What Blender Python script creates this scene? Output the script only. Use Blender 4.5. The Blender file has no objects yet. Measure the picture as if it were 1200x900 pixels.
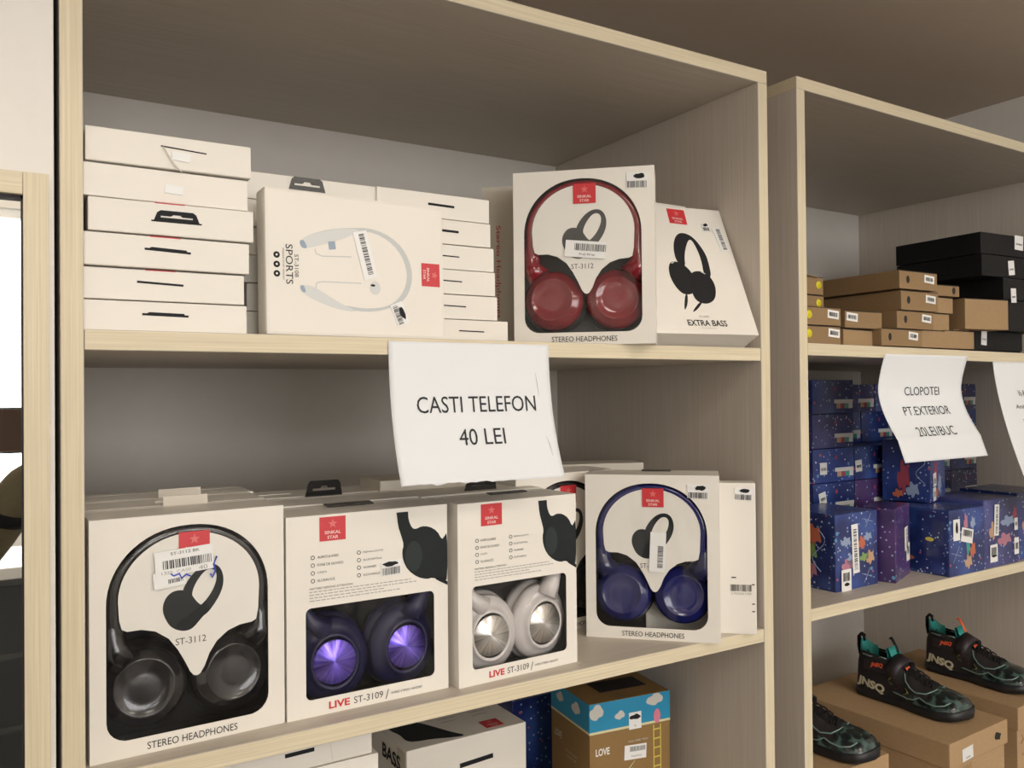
import bpy, bmesh, math, random
from mathutils import Vector, Matrix
PI = math.pi
rad = math.radians
scn = bpy.context.scene
COL = scn.collection

# ------------------------------------------------------------------ frame
Z0 = 1.45          # height of the underside of the upper shelf above the floor
T = 0.018          # board thickness
W1, D1, P = 0.8331, 0.4983, 0.3858          # left shelving unit: inner width, depth, shelf pitch
W2, D2 = 0.8521, 0.5090                      # right shelving unit
U2X, U2Y, U2Z, U2A = 0.9386, 0.0077, 0.0099, 0.02104
ZA, ZB, ZC = T, T - P, T - 2 * P             # tops of the shelves (relative to Z0)

# camera
cam = bpy.data.cameras.new('camera'); cam_o = bpy.data.objects.new('camera', cam); COL.objects.link(cam_o)
F = Vector((0.51925626, 0.85455881, 0.01010838)); R_ = Vector((0.85461436, -0.51918016, -0.00928697)); U_ = Vector((0.00268819, -0.01346108, 0.99990578))
cam_o.matrix_world = Matrix(((R_.x, U_.x, -F.x, -0.05975), (R_.y, U_.y, -F.y, -0.80758), (R_.z, U_.z, -F.z, -0.04014 + Z0), (0, 0, 0, 1)))
cam.sensor_width = 36; cam.lens = 981.886 / 1200 * 36; cam.clip_start = 0.005
scn.camera = cam_o
scn.view_settings.view_transform = 'Standard'; scn.view_settings.look = 'None'
scn.view_settings.gamma = 1; scn.view_settings.use_curve_mapping = False
scn.view_settings.exposure = 0.24

# daylight outside the shop window
world = bpy.data.worlds.new('world'); scn.world = world; world.use_nodes = True
wn = world.node_tree; wn.nodes['Background'].inputs[0].default_value = (1.0, 0.985, 0.96, 1); wn.nodes['Background'].inputs[1].default_value = 1.6


def area(name, loc, rot, sx, sy, power, col):
    l = bpy.data.lights.new(name, 'AREA'); l.shape = 'RECTANGLE'; l.size = sx; l.size_y = sy; l.energy = power; l.color = col
    o = bpy.data.objects.new(name, l); o.location = loc; o.rotation_euler = rot; COL.objects.link(o); return o


area('window_daylight', (0.6, -4.45, 1.65), (rad(90), 0, 0), 3.0, 1.5, 62, (0.98, 0.97, 0.955))
LAMPS = [(-0.3, -1.9), (1.3, -1.9), (-0.3, -3.3), (1.3, -3.3)]
LAMP_STRENGTH = 9.0

# ------------------------------------------------------------------ materials
MATS = {}


def mat(name, col=(.8, .8, .8), rough=.5, metal=0, spec=.5, build=None, coat=0):
    m = bpy.data.materials.new(name); m.use_nodes = True
    nt = m.node_tree; b = nt.nodes['Principled BSDF']
    b.inputs['Base Color'].default_value = (*col, 1); b.inputs['Roughness'].default_value = rough
    b.inputs['Metallic'].default_value = metal; b.inputs['Specular IOR Level'].default_value = spec
    b.inputs['Coat Weight'].default_value = coat; b.inputs['Coat Roughness'].default_value = .08
    if build: build(nt, b)
    MATS[name] = m
    return m


def N(nt, t, **kw):
    n = nt.nodes.new(t)
    for k, v in kw.items():
        if k in n.inputs: n.inputs[k].default_value = v
        else: setattr(n, k, v)
    return n


def coords(nt, scale, obj=True, rot=(0, 0, 0)):
    tc = N(nt, 'ShaderNodeTexCoord'); mp = N(nt, 'ShaderNodeMapping'); mp.inputs['Scale'].default_value = scale; mp.inputs['Rotation'].default_value = rot
    nt.links.new(tc.outputs['Object' if obj else 'Generated'], mp.inputs[0]); return mp.outputs[0]


def ramp(nt, fac, stops):
    r = N(nt, 'ShaderNodeValToRGB'); e = r.color_ramp.elements
    e[0].position, e[0].color = stops[0][0], (*stops[0][1], 1); e[1].position, e[1].color = stops[1][0], (*stops[1][1], 1)
    for p, c in stops[2:]:
        q = e.new(p); q.color = (*c, 1)
    nt.links.new(fac, r.inputs[0]); return r.outputs[0]


def bump(nt, b, h, strength=.2, dist=.001):
    n = N(nt, 'ShaderNodeBump'); n.inputs['Strength'].default_value = strength; n.inputs['Distance'].default_value = dist
    nt.links.new(h, n.inputs['Height']); nt.links.new(n.outputs[0], b.inputs['Normal'])


def grain(c1, c2, scale, bstr=.25):
    def f(nt, b):
        n = N(nt, 'ShaderNodeTexNoise', Scale=1.0, Detail=5.0, Roughness=.6); nt.links.new(coords(nt, scale), n.inputs['Vector'])
        nt.links.new(ramp(nt, n.outputs['Fac'], [(.32, c1), (.68, c2)]), b.inputs['Base Color']); bump(nt, b, n.outputs['Fac'], bstr, .0004)
    return f


# laminate boards: fine grain running up the panels, along the shelves
mat('laminate_upright', rough=.55, build=grain((.58, .515, .445), (.67, .605, .535), (420, 420, 5)))
mat('laminate_flat', rough=.5, build=grain((.52, .46, .385), (.62, .56, .48), (5, 420, 420)))
mat('edge_upright', rough=.5, build=grain((.64, .55, .385), (.78, .69, .50), (500, 500, 6)))
mat('edge_flat', rough=.5, build=grain((.64, .55, .385), (.79, .70, .51), (6, 500, 500)))


def plaster(c):
    def f(nt, b):
        n = N(nt, 'ShaderNodeTexNoise', Scale=40.0, Detail=6.0); nt.links.new(coords(nt, (1, 1, 1)), n.inputs['Vector'])
        nt.links.new(ramp(nt, n.outputs['Fac'], [(.3, tuple(x * .97 for x in c)), (.7, c)]), b.inputs['Base Color']); bump(nt, b, n.outputs['Fac'], .15, .001)
    return f


mat('back_board', rough=.6, build=plaster((.62, .585, .54)))
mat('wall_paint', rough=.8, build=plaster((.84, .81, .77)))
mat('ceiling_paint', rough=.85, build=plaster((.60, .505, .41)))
mat('floor_tile', rough=.35, build=plaster((.13, .11, .09)))


def card(c, br=.02):
    def f(nt, b):
        n = N(nt, 'ShaderNodeTexNoise', Scale=9.0, Detail=3.0); nt.links.new(coords(nt, (1, 1, 1)), n.inputs['Vector'])
        nt.links.new(ramp(nt, n.outputs['Fac'], [(.3, tuple(x * .965 for x in c)), (.7, c)]), b.inputs['Base Color']); bump(nt, b, n.outputs['Fac'], .25, .004)
    return f


mat('white_card', rough=.42, spec=.4, build=card((.86, .82, .75)))
mat('white_card_warm', rough=.45, spec=.4, build=card((.83, .77, .67)))
mat('insert_card', rough=.45, build=card((.85, .82, .76)))
mat('grey_card', rough=.6, build=card((.66, .61, .53)))


def kraftf(c):
    def f(nt, b):
        n = N(nt, 'ShaderNodeTexNoise', Scale=1.0, Detail=6.0, Roughness=.7); nt.links.new(coords(nt, (120, 120, 400)), n.inputs['Vector'])
        nt.links.new(ramp(nt, n.outputs['Fac'], [(.3, tuple(x * .86 for x in c)), (.7, c)]), b.inputs['Base Color']); bump(nt, b, n.outputs['Fac'], .2, .0006)
    return f


mat('kraft', rough=.75, spec=.25, build=kraftf((.315, .205, .105)))
mat('kraft_light', rough=.75, spec=.25, build=kraftf((.50, .335, .185)))
mat('kraft_mid', rough=.75, spec=.25, build=kraftf((.40, .265, .142)))
mat('kraft_brown', rough=.6, build=kraftf((.29, .17, .055)))
mat('dark_hole', (.02, .015, .012), .8)
mat('black_card', (.008, .008, .010), .5, spec=.25, build=lambda nt, b: bump(nt, b, N(nt, 'ShaderNodeTexNoise', Scale=25.0).outputs['Fac'], .3, .003))
mat('black_ink', (.018, .018, .020), .6, spec=.2)
mat('sign_ink', (.02, .022, .028), .7)
mat('grey_ink', (.075, .075, .072), .6, spec=.2)
mat('pale_ink', (.42, .40, .37), .5)
mat('red_ink', (.62, .035, .045), .4)
mat('red_dull', (.60, .02, .03), .4)
mat('logo_white', (.85, .62, .58), .4)
mat('logo_faint', (.72, .16, .15), .4)
mat('blue_pen', (.03, .08, .6), .5)
mat('sticker', (.86, .86, .85), .35)
mat('yellow_sticker', (.85, .72, .02), .5)
mat('yellow_ink', (.55, .42, .0), .5)
mat('black_plastic', (.010, .010, .012), .22, coat=.6)
mat('black_matte', (.010, .010, .012), .6, spec=.25)
mat('tray_black', (.006, .006, .007), .6, spec=.2)
mat('tray_grey', (.028, .034, .034), .4)
mat('red_plastic', (.20, .006, .014), .14, coat=.5)
mat('red_dark', (.075, .006, .01), .25, coat=.6)
mat('navy_plastic', (.009, .013, .12), .16, coat=.4)
mat('navy_dark', (.006, .009, .06), .28, coat=.6)
mat('indigo_plastic', (.009, .009, .048), .45)
mat('white_plastic', (.62, .58, .57), .3, coat=.4)
mat('white_cushion', (.50, .47, .46), .5)
mat('print_light', (.66, .67, .66), .4)
mat('print_mid', (.56, .575, .57), .4)
mat('print_blue_grey', (.28, .36, .46), .4)  # blue-grey ink of the neckband tips and the badge
mat('headphone_print', (.014, .018, .019), .6, spec=.25)
mat('headphone_print_light', (.028, .036, .036), .6, spec=.25)
mat('frame_seal', (.02, .012, .014), .6)
mat('phone_case', (.10, .05, .03), .5)
mat('olive_cloth', rough=.9, build=kraftf((.18, .15, .09)))
mat('skin', (.55, .34, .25), .55)
mat('hair', (.03, .02, .015), .6)
mat('jeans', rough=.9, build=kraftf((.05, .07, .12)))
mat('counter_grey', (.16, .165, .17), .4)
mat('dark_metal', (.05, .055, .06), .4)
mat('trim_white', (.80, .80, .78), .5)


def paperf(nt, b):
    n = N(nt, 'ShaderNodeTexNoise', Scale=14.0, Detail=4.0); nt.links.new(coords(nt, (1, 1, .4)), n.inputs['Vector'])
    b.inputs['Base Color'].default_value = (.83, .85, .875, 1); bump(nt, b, n.outputs['Fac'], .35, .003)
    b.inputs['Subsurface Weight'].default_value = 0


mat('paper', rough=.7, build=paperf)


def radial(c1, c2):      # spun metal: radial highlight streaks painted into the colour around the disc's centre
    def f(nt, b):
        tc = N(nt, 'ShaderNodeTexCoord'); sp = N(nt, 'ShaderNodeSeparateXYZ'); nt.links.new(tc.outputs['Object'], sp.inputs[0])
        at = N(nt, 'ShaderNodeMath', operation='ARCTAN2'); nt.links.new(sp.outputs['Z'], at.inputs[0]); nt.links.new(sp.outputs['X'], at.inputs[1])
        tg = N(nt, 'ShaderNodeTangent', direction_type='RADIAL', axis='Y'); nt.links.new(tg.outputs[0], b.inputs['Tangent'])
        b.inputs['Anisotropic'].default_value = .92; b.inputs['Anisotropic Rotation'].default_value = 0.25
        n = N(nt, 'ShaderNodeTexNoise', noise_dimensions='1D', Scale=5.0, Detail=3.0); nt.links.new(at.outputs[0], n.inputs['W'])
        nt.links.new(ramp(nt, n.outputs['Fac'], [(.35, c1), (.65, c2)]), b.inputs['Base Color'])
    return f


mat('violet_metal', rough=.30, metal=1, build=radial((.16, .10, .75), (.32, .24, .95)))
mat('silver_metal', rough=.30, metal=1, build=radial((.62, .60, .58), (.92, .90, .88)))

def film_fac(nt, f0, f1):     # thin sheet reflectance, the same from both sides
    lw = N(nt, 'ShaderNodeLayerWeight', Blend=.5); pw = N(nt, 'ShaderNodeMath', operation='POWER'); pw.inputs[1].default_value = 5
    ma = N(nt, 'ShaderNodeMath', operation='MULTIPLY_ADD'); ma.inputs[1].default_value = f1; ma.inputs[2].default_value = f0
    nt.links.new(lw.outputs['Facing'], pw.inputs[0]); nt.links.new(pw.outputs[0], ma.inputs[0]); return ma.outputs[0]


# clear wrinkled packaging film
m = bpy.data.materials.new('clear_film'); m.use_nodes = True; nt = m.node_tree; nt.nodes.clear()
out = N(nt, 'ShaderNodeOutputMaterial'); mx = N(nt, 'ShaderNodeMixShader'); tr = N(nt, 'ShaderNodeBsdfTransparent'); gl = N(nt, 'ShaderNodeBsdfGlossy', Roughness=.07)
fr = film_fac(nt, .042, .75); no = N(nt, 'ShaderNodeTexNoise', Scale=1.0, Detail=2.0); bp = N(nt, 'ShaderNodeBump', Strength=.6, Distance=.02)
nt.links.new(coords(nt, (9, 9, 6), rot=(0, .6, 0)), no.inputs['Vector']); nt.links.new(no.outputs['Fac'], bp.inputs['Height'])
nt.links.new(bp.outputs[0], gl.inputs['Normal'])
nt.links.new(fr, mx.inputs[0]); nt.links.new(tr.outputs[0], mx.inputs[1]); nt.links.new(gl.outputs[0], mx.inputs[2]); nt.links.new(mx.outputs[0], out.inputs[0])
MATS['clear_film'] = m
# window glass
m = bpy.data.materials.new('window_glass'); m.use_nodes = True; nt = m.node_tree; nt.nodes.clear()
out = N(nt, 'ShaderNodeOutputMaterial'); mx = N(nt, 'ShaderNodeMixShader'); tr = N(nt, 'ShaderNodeBsdfTransparent'); gl = N(nt, 'ShaderNodeBsdfGlossy', Roughness=.02); fr = film_fac(nt, .04, .8)
nt.links.new(fr, mx.inputs[0]); nt.links.new(tr.outputs[0], mx.inputs[1]); nt.links.new(gl.outputs[0], mx.inputs[2]); nt.links.new(mx.outputs[0], out.inputs[0]); MATS['window_glass'] = m
mat('mirror_glass', (.93, .95, .95), .01, 1)


def emis(name, col, s):
    m = mat(name, col); b = m.node_tree.nodes['Principled BSDF']; b.inputs['Emission Color'].default_value = (*col, 1); b.inputs['Emission Strength'].default_value = s


emis('lamp_diffuser', (1.0, .92, .80), LAMP_STRENGTH)


def galaxy(base, tint, seed):
    def f(nt, b):
        v = coords(nt, (1, 1, 1)); mp = N(nt, 'ShaderNodeMapping'); mp.inputs['Location'].default_value = (seed * 3.1, seed * 1.7, seed); nt.links.new(v, mp.inputs[0]); v = mp.outputs[0]
        n = N(nt, 'ShaderNodeTexNoise', Scale=16.0, Detail=4.0); nt.links.new(v, n.inputs['Vector'])
        c = ramp(nt, n.outputs['Fac'], [(.35, base), (.68, tint)])
        for sc, th, colr in ((130, .13, (.40, .48, .72)), (85, .085, (.70, .76, .92)), (40, .07, (.45, .10, .16)), (36, .07, (.12, .32, .55))):
            vo = N(nt, 'ShaderNodeTexVoronoi', Scale=float(sc)); nt.links.new(v, vo.inputs['Vector'])
            # only some cells carry a dot
            sp = N(nt, 'ShaderNodeSeparateColor'); nt.links.new(vo.outputs['Color'], sp.inputs[0])
            g = N(nt, 'ShaderNodeMath', operation='GREATER_THAN'); g.inputs[1].default_value = .50; nt.links.new(sp.outputs[0], g.inputs[0])
            lt = N(nt, 'ShaderNodeMath', operation='LESS_THAN'); lt.inputs[1].default_value = th * 1.6; nt.links.new(vo.outputs['Distance'], lt.inputs[0])
            mu = N(nt, 'ShaderNodeMath', operation='MULTIPLY'); nt.links.new(g.outputs[0], mu.inputs[0]); nt.links.new(lt.outputs[0], mu.inputs[1])
            mi = N(nt, 'ShaderNodeMix', data_type='RGBA'); nt.links.new(mu.outputs[0], mi.inputs[0]); nt.links.new(c, mi.inputs[6]); mi.inputs[7].default_value = (*colr, 1); c = mi.outputs[2]
        nt.links.new(c, b.inputs['Base Color'])
    return f


for i, (a, c) in enumerate([((.012, .024, .13), (.045, .10, .36)), ((.018, .026, .13), (.085, .095, .30)), ((.035, .022, .10), (.11, .05, .20)), ((.010, .022, .13), (.035, .08, .33))]):
    mat('galaxy_%s' % 'abcd'[i], rough=.3, coat=.3, build=galaxy(a, c, i + 1))
for n, c in dict(art_orange=(.55, .15, .08), art_red=(.38, .06, .09), art_green=(.22, .36, .12), art_pink=(.48, .20, .27), art_pale=(.30, .38, .55), art_peach=(.55, .34, .22), art_yellow=(.75, .65, .10), art_teal=(.06, .35, .30), art_sky=(.02, .28, .50), cloud_white=(.62, .60, .55), cream_line=(.70, .68, .42), ladder_yellow=(.66, .55, .10), balloon_pink=(.70, .22, .32), balloon_blue=(.12, .42, .62)).items():
    mat(n, c, .4)
mat('strip_white', (.72, .72, .70), .4)


def shoef(nt, b):
    n = N(nt, 'ShaderNodeTexVoronoi', Scale=70.0); nt.links.new(coords(nt, (1, 1, 1)), n.inputs['Vector'])
    nt.links.new(ramp(nt, n.outputs['Distance'], [(.30, (.007, .008, .011)), (.55, (.016, .034, .034)), (.72, (.07, .12, .11))]), b.inputs['Base Color'])


mat('shoe_mesh', (.016, .012, .013), .75)
mat('shoe_sole', (.010, .011, .014), .45)
mat('shoe_toe', rough=.25, coat=.5, build=shoef)
mat('shoe_strap', (.028, .02, .026), .5)
mat('shoe_mint', (.03, .30, .27), .7)
mat('shoe_piping', (.20, .31, .28), .4)
mat('shoe_orange', (.85, .12, .04), .5)
mat('shoe_cream', (.62, .56, .40), .5)
mat('shoe_olive', (.22, .24, .04), .5)
mat('shoe_maroon', (.09, .02, .018), .5)

# ------------------------------------------------------------------ helpers


def link(name, me, m, parent=None, loc=(0, 0, 0), rot=(0, 0, 0)):
    o = bpy.data.objects.new(name, me); COL.objects.link(o)
    ms = m if isinstance(m, (list, tuple)) else [m]
    if not me.materials:
        for x in ms: me.materials.append(MATS[x])
    else:
        for i, x in enumerate(ms):
            if me.materials[i] is not MATS[x]:
                o.material_slots[i].link = 'OBJECT'; o.material_slots[i].material = MATS[x]
    o.location = loc; o.rotation_euler = rot
    if parent: o.parent = parent
    return o


def thing(name, label, cat, loc, yaw=0., group=None, unit=1, tilt=0.):
    o = bpy.data.objects.new(name, None); COL.objects.link(o); o.empty_display_size = .02
    tagplace(o, label, cat, loc, yaw, group, unit, tilt); return o


def tagplace(o, label, cat, loc, yaw=0., group=None, unit=1, tilt=0.):
    x, y, z = loc
    if unit == 2:
        c, s = math.cos(U2A), math.sin(U2A); x, y, z = U2X + c * x - s * y, U2Y + s * x + c * y, z + U2Z; yaw += math.degrees(U2A)
    o.location = (x, y, z + Z0); o.rotation_euler = (-rad(tilt), 0, rad(yaw)); o['label'] = label; o['category'] = cat
    if group: o['group'] = group


def tomesh(bm, name='mesh'):
    me = bpy.data.meshes.new(name); bm.normal_update(); bm.to_mesh(me); bm.free(); return me


def bbox(bm, x0, x1, y0, y1, z0, z1, mi=0):
    v = [bm.verts.new(p) for p in ((x0, y0, z0), (x1, y0, z0), (x1, y1, z0), (x0, y1, z0), (x0, y0, z1), (x1, y0, z1), (x1, y1, z1), (x0, y1, z1))]
    fs = []
    for q in ((0, 3, 2, 1), (4, 5, 6, 7), (0, 1, 5, 4), (1, 2, 6, 5), (2, 3, 7, 6), (3, 0, 4, 7)):
        f = bm.faces.new([v[i] for i in q]); f.material_index = mi; fs.append(f)
    return fs


def boxmesh(x0, x1, y0, y1, z0, z1, bev=.0, front=None):
    bm = bmesh.new(); fs = bbox(bm, x0, x1, y0, y1, z0, z1)
    if front is not None: fs[2].material_index = front
    if bev: bmesh.ops.bevel(bm, geom=list(bm.edges), offset=bev, segments=2, affect='EDGES', profile=.6)
    me = tomesh(bm)
    return me


def polyface(bm, pts, y=0., th=.0006):
    """flat printed or cut shape, in the x-z plane, facing -y"""
    a = sum(pts[i][0] * pts[(i + 1) % len(pts)][1] - pts[(i + 1) % len(pts)][0] * pts[i][1] for i in range(len(pts)))
    if a < 0: pts = pts[::-1]
    v = [bm.verts.new((p[0], y, p[1])) for p in pts]; f = bm.faces.new(v)
    if th:
        w = [bm.verts.new((p[0], y + th, p[1])) for p in pts]
        for i in range(len(v)):
            j = (i + 1) % len(v); bm.faces.new((v[j], v[i], w[i], w[j]))


def smooth_closed(pts, n=3):
    for _ in range(n):
        q = []
        for i in range(len(pts)):
            a, b = pts[i], pts[(i + 1) % len(pts)]
            q += [(a[0] * .75 + b[0] * .25, a[1] * .75 + b[1] * .25), (a[0] * .25 + b[0] * .75, a[1] * .25 + b[1] * .75)]
        pts = q
    return pts


def shape(name, pts, m, parent, y=0., th=.0004, sm=0, x0=0., z0=0., sc=1.):
    pts = [(p[0] * sc + x0, p[1] * sc + z0) for p in pts]
    if sm: pts = smooth_closed(pts, sm)
    bm = bmesh.new(); polyface(bm, pts, y, th); return link(name, tomesh(bm), m, parent)


def holed(name, outer, holes, m, parent, y=0., th=.0008):
    """card with cut-outs"""
    cu = bpy.data.curves.new('c', 'CURVE'); cu.dimensions = '2D'; cu.fill_mode = 'BOTH'; cu.extrude = th / 2
    for pts in [outer] + holes:
        s = cu.splines.new('POLY'); s.points.add(len(pts) - 1)
        for i, p in enumerate(pts): s.points[i].co = (p[0], p[1], 0, 1)
        s.use_cyclic_u = True
    o = bpy.data.objects.new('c', cu); COL.objects.link(o)
    me = bpy.data.meshes.new_from_object(o.evaluated_get(bpy.context.evaluated_depsgraph_get())); bpy.data.objects.remove(o)
    me.transform(Matrix(((1, 0, 0, 0), (0, 0, -1, y + th / 2), (0, 1, 0, 0), (0, 0, 0, 1))))
    me.materials.clear()
    return link(name, me, m, parent)


TXT = {}


def text_mesh(s, bold=0.):
    k = (s, bold)
    if k not in TXT:
        cu = bpy.data.curves.new('t', 'FONT'); cu.body = s; cu.size = 1; cu.resolution_u = 3; cu.offset = bold; cu.align_x = 'LEFT'
        o = bpy.data.objects.new('t', cu); COL.objects.link(o)
        me = bpy.data.meshes.new_from_object(o.evaluated_get(bpy.context.evaluated_depsgraph_get())); bpy.data.objects.remove(o)
        xs = [v.co.x for v in me.vertices]; ys = [v.co.y for v in me.vertices]
        cx, cy, w, h = (min(xs) + max(xs)) / 2, (min(ys) + max(ys)) / 2, max(xs) - min(xs), max(ys) - min(ys)
        for v in me.vertices: v.co.x = (v.co.x - cx) / w; v.co.y = (v.co.y - cy) / h
        TXT[k] = me
    return TXT[k]


def text(name, s, cx, cz, w, h, m, parent, y=-.0006, rot=0., bold=0., slant=0., yfun=None):
    me = text_mesh(s, bold).copy(); me.materials.clear()
    c, sn = math.cos(rad(rot)), math.sin(rad(rot))
    for v in me.vertices:
        a, b = v.co.x * w + v.co.y * slant * h, v.co.y * h
        X, Zz = cx + a * c - b * sn, cz + a * sn + b * c
        v.co = (X, y + (yfun(X, Zz) if yfun else 0), Zz)
    return link(name, me, m, parent)


def rrect(x0, x1, z0, z1, r, n=5):
    o = []
    for cx, cz, a0 in ((x1 - r, z1 - r, 0), (x0 + r, z1 - r, 90), (x0 + r, z0 + r, 180), (x1 - r, z0 + r, 270)):
        for i in range(n + 1):
            a = rad(a0 + 90 * i / n); o.append((cx + r * math.cos(a), cz + r * math.sin(a)))
    return o


def ell(cx, cz, rx, rz, n=24, a0=0, a1=360):
    return [(cx + rx * math.cos(rad(a0 + (a1 - a0) * i / n)), cz + rz * math.sin(rad(a0 + (a1 - a0) * i / n))) for i in range(n)]


def barcode(parent, w, h, seed=0, y=-.0005, cx=0, cz=0, name='barcode', m='black_ink', vert=False):
    r = random.Random(seed); bm = bmesh.new(); x = -w / 2
    while x < w / 2 - .0004:
        d = r.choice((.0004, .0005, .0009)) * max(1, w / .035)
        d = min(d, w / 2 - x)
        q = [(x, -h / 2), (x + d, -h / 2), (x + d, h / 2), (x, h / 2)]
        if vert: q = [(b_, a_) for a_, b_ in q]
        polyface(bm, [(cx + a_, cz + b_) for a_, b_ in q], y, 0); x += d + r.choice((.0004, .0006, .001)) * max(1, w / .035)
    return link(name, tomesh(bm), m, parent)


def scribble(parent, cx, cz, w, h, seed, y=-.0007, name='pen_scribble', m='black_ink'):
    r = random.Random(seed); n = 14
    pts = [(cx + math.cos(2 * PI * i / n) * w / 2 * r.uniform(.75, 1.15), cz + math.sin(2 * PI * i / n) * h / 2 * r.uniform(.6, 1.2)) for i in range(n)]
    return shape(name, pts, m, parent, y, .0002, 1)


def sticker(parent, cx, cz, w, h, rot=0., seed=1, y=-.0009, bars=(.0, .15, .75, .4), scr=None, name='price_sticker', digits=None, m='sticker', vert=False):
    """paper sticker lying on a face; bars = centre x, centre z (fractions), width, height (fractions)"""
    o = link(name, boxmesh(-w / 2, w / 2, 0, .0003, -h / 2, h / 2), m, parent, (cx, y, cz), (0, -rad(rot), 0))
    if vert: barcode(o, h * bars[2], w * bars[3], seed, -.0003, bars[0] * w, bars[1] * h, vert=True)
    else: barcode(o, w * bars[2], h * bars[3], seed, -.0003, bars[0] * w, bars[1] * h)
    if scr: scribble(o, scr[0] * w, scr[1] * h, scr[2] * w, scr[3] * h, seed + 5, -.0005)
    if digits: text('lettering', digits[0], digits[1] * w, digits[2] * h, digits[3] * w, digits[4] * h, 'grey_ink', o, -.0003)
    return o


def tube(bm, pts, r, n=6, closed=False):
    rings = []
    for i, p in enumerate(pts):
        p = Vector(p); a = Vector(pts[i - 1]) if (i or closed) else p; b = Vector(pts[(i + 1) % len(pts)]) if (i < len(pts) - 1 or closed) else p
        t = (b - a).normalized(); u = t.cross(Vector((0.13, .31, .94))).normalized(); v = t.cross(u)
        rr = r[i] if isinstance(r, (list, tuple)) else r
        rings.append([bm.verts.new(p + rr * (math.cos(2 * PI * k / n) * u + math.sin(2 * PI * k / n) * v)) for k in range(n)])
    m = len(rings)
    for i in range(m if closed else m - 1):
        A, B = rings[i], rings[(i + 1) % m]
        for k in range(n):
            f = bm.faces.new((A[k], A[(k + 1) % n], B[(k + 1) % n], B[k])); f.smooth = True
    if not closed:
        bm.faces.new(rings[0][::-1]); bm.faces.new(rings[-1])


def lathe(prof, n=40, sx=1., sz=1.):
    """profile of (radius, y) turned about the y axis"""
    bm = bmesh.new(); rings = []
    for r, y in prof: rings.append([bm.verts.new((r * sx * math.cos(2 * PI * k / n), y, r * sz * math.sin(2 * PI * k / n))) for k in range(n)] if r > 1e-6 else [bm.verts.new((0, y, 0))])
    for A, B in zip(rings, rings[1:]):
        for k in range(n):
            k2 = (k + 1) % n
            q = [A[k % len(A)], A[k2 % len(A)], B[k2 % len(B)], B[k % len(B)]]
            u = []
            for v in q:
                if v not in u: u.append(v)
            f = bm.faces.new(u); f.smooth = True
    bmesh.ops.recalc_face_normals(bm, faces=bm.faces)
    return tomesh(bm)


# ------------------------------------------------------------------ the room
def struct(name, me, m, loc=(0, 0, 0)):
    o = link(name, me, m, None, (loc[0], loc[1], loc[2])); o['kind'] = 'structure'; return o


XR, XL, YB, YF, ZT, ZS = 1.835, -1.7, 0.56, -4.3, 2.75, 2.043
struct('floor', boxmesh(XL - .1, XR + .1, YF - .1, YB + .1, -.1, 0), 'floor_tile')
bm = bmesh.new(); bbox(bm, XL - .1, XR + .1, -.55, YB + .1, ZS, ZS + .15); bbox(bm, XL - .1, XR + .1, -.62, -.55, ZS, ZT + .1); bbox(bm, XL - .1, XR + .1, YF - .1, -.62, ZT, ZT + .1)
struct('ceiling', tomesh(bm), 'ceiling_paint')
struct('wall_back', boxmesh(XL, XR + .1, YB, YB + .1, 0, ZS), 'wall_paint')
struct('wall_right', boxmesh(XR, XR + .1, YF, YB, 0, ZT), 'wall_paint')
struct('wall_left', boxmesh(XL - .1, XL, YF, YB, 0, ZT), 'wall_paint')
bm = bmesh.new()
bbox(bm, XL, XR, YF - .1, YF, 0, .9); bbox(bm, XL, XR, YF - .1, YF, 2.4, ZT); bbox(bm, XL, -1.0, YF - .1, YF, .9, 2.4); bbox(bm, 1.7, XR, YF - .1, YF, .9, 2.4)
struct('wall_front', tomesh(bm), 'wall_paint')
bm = bmesh.new()
for a in ((-1.0, 1.7, .9, .95), (-1.0, 1.7, 2.35, 2.4), (-1.0, -.95, .95, 2.35), (1.65, 1.7, .95, 2.35), (.33, .38, .95, 2.35)): bbox(bm, a[0], a[1], YF - .09, YF - .02, a[2], a[3])
wf = struct('window_1', tomesh(bm), 'trim_white')
link('window_pane', boxmesh(-.95, .33, YF - .06, YF - .055, .95, 2.35), 'window_glass', wf); link('window_pane', boxmesh(.38, 1.65, YF - .06, YF - .055, .95, 2.35), 'window_glass', wf)
# white partition that carries the mirror, its edge strip just short of the shelving
struct('wall_center', boxmesh(XL, -.0222, 0, YB, 0, ZS, .001), 'wall_paint')
bm = bmesh.new(); bbox(bm, XL, XR, YF, YF + .012, 0, .08); struct('baseboard_front', tomesh(bm), 'trim_white')

# ------------------------------------------------------------------ ceiling lamps (out of frame, they light the shop)
for i, (x, y) in enumerate(LAMPS):
    lab = ['square ceiling lamp panel nearest the mirror partition', 'square ceiling lamp panel nearest the right-hand wall', 'square ceiling lamp panel by the left of the window', 'square ceiling lamp panel by the right of the window'][i]
    o = thing('ceiling_lamp', lab, 'lamp', (x, y, ZT - .04 - Z0), 0, 'ceiling lamp panels')
    bm = bmesh.new()
    for a in ((-.31, .31, -.31, -.29), (-.31, .31, .29, .31), (-.31, -.29, -.29, .29), (.29, .31, -.29, .29)): bbox(bm, a[0], a[1], a[2], a[3], 0, .04)
    link('lamp_frame', tomesh(bm), 'trim_white', o); link('lamp_panel', boxmesh(-.29, .29, -.29, .29, .01, .02), 'lamp_diffuser', o)

# ------------------------------------------------------------------ shelving units


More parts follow.
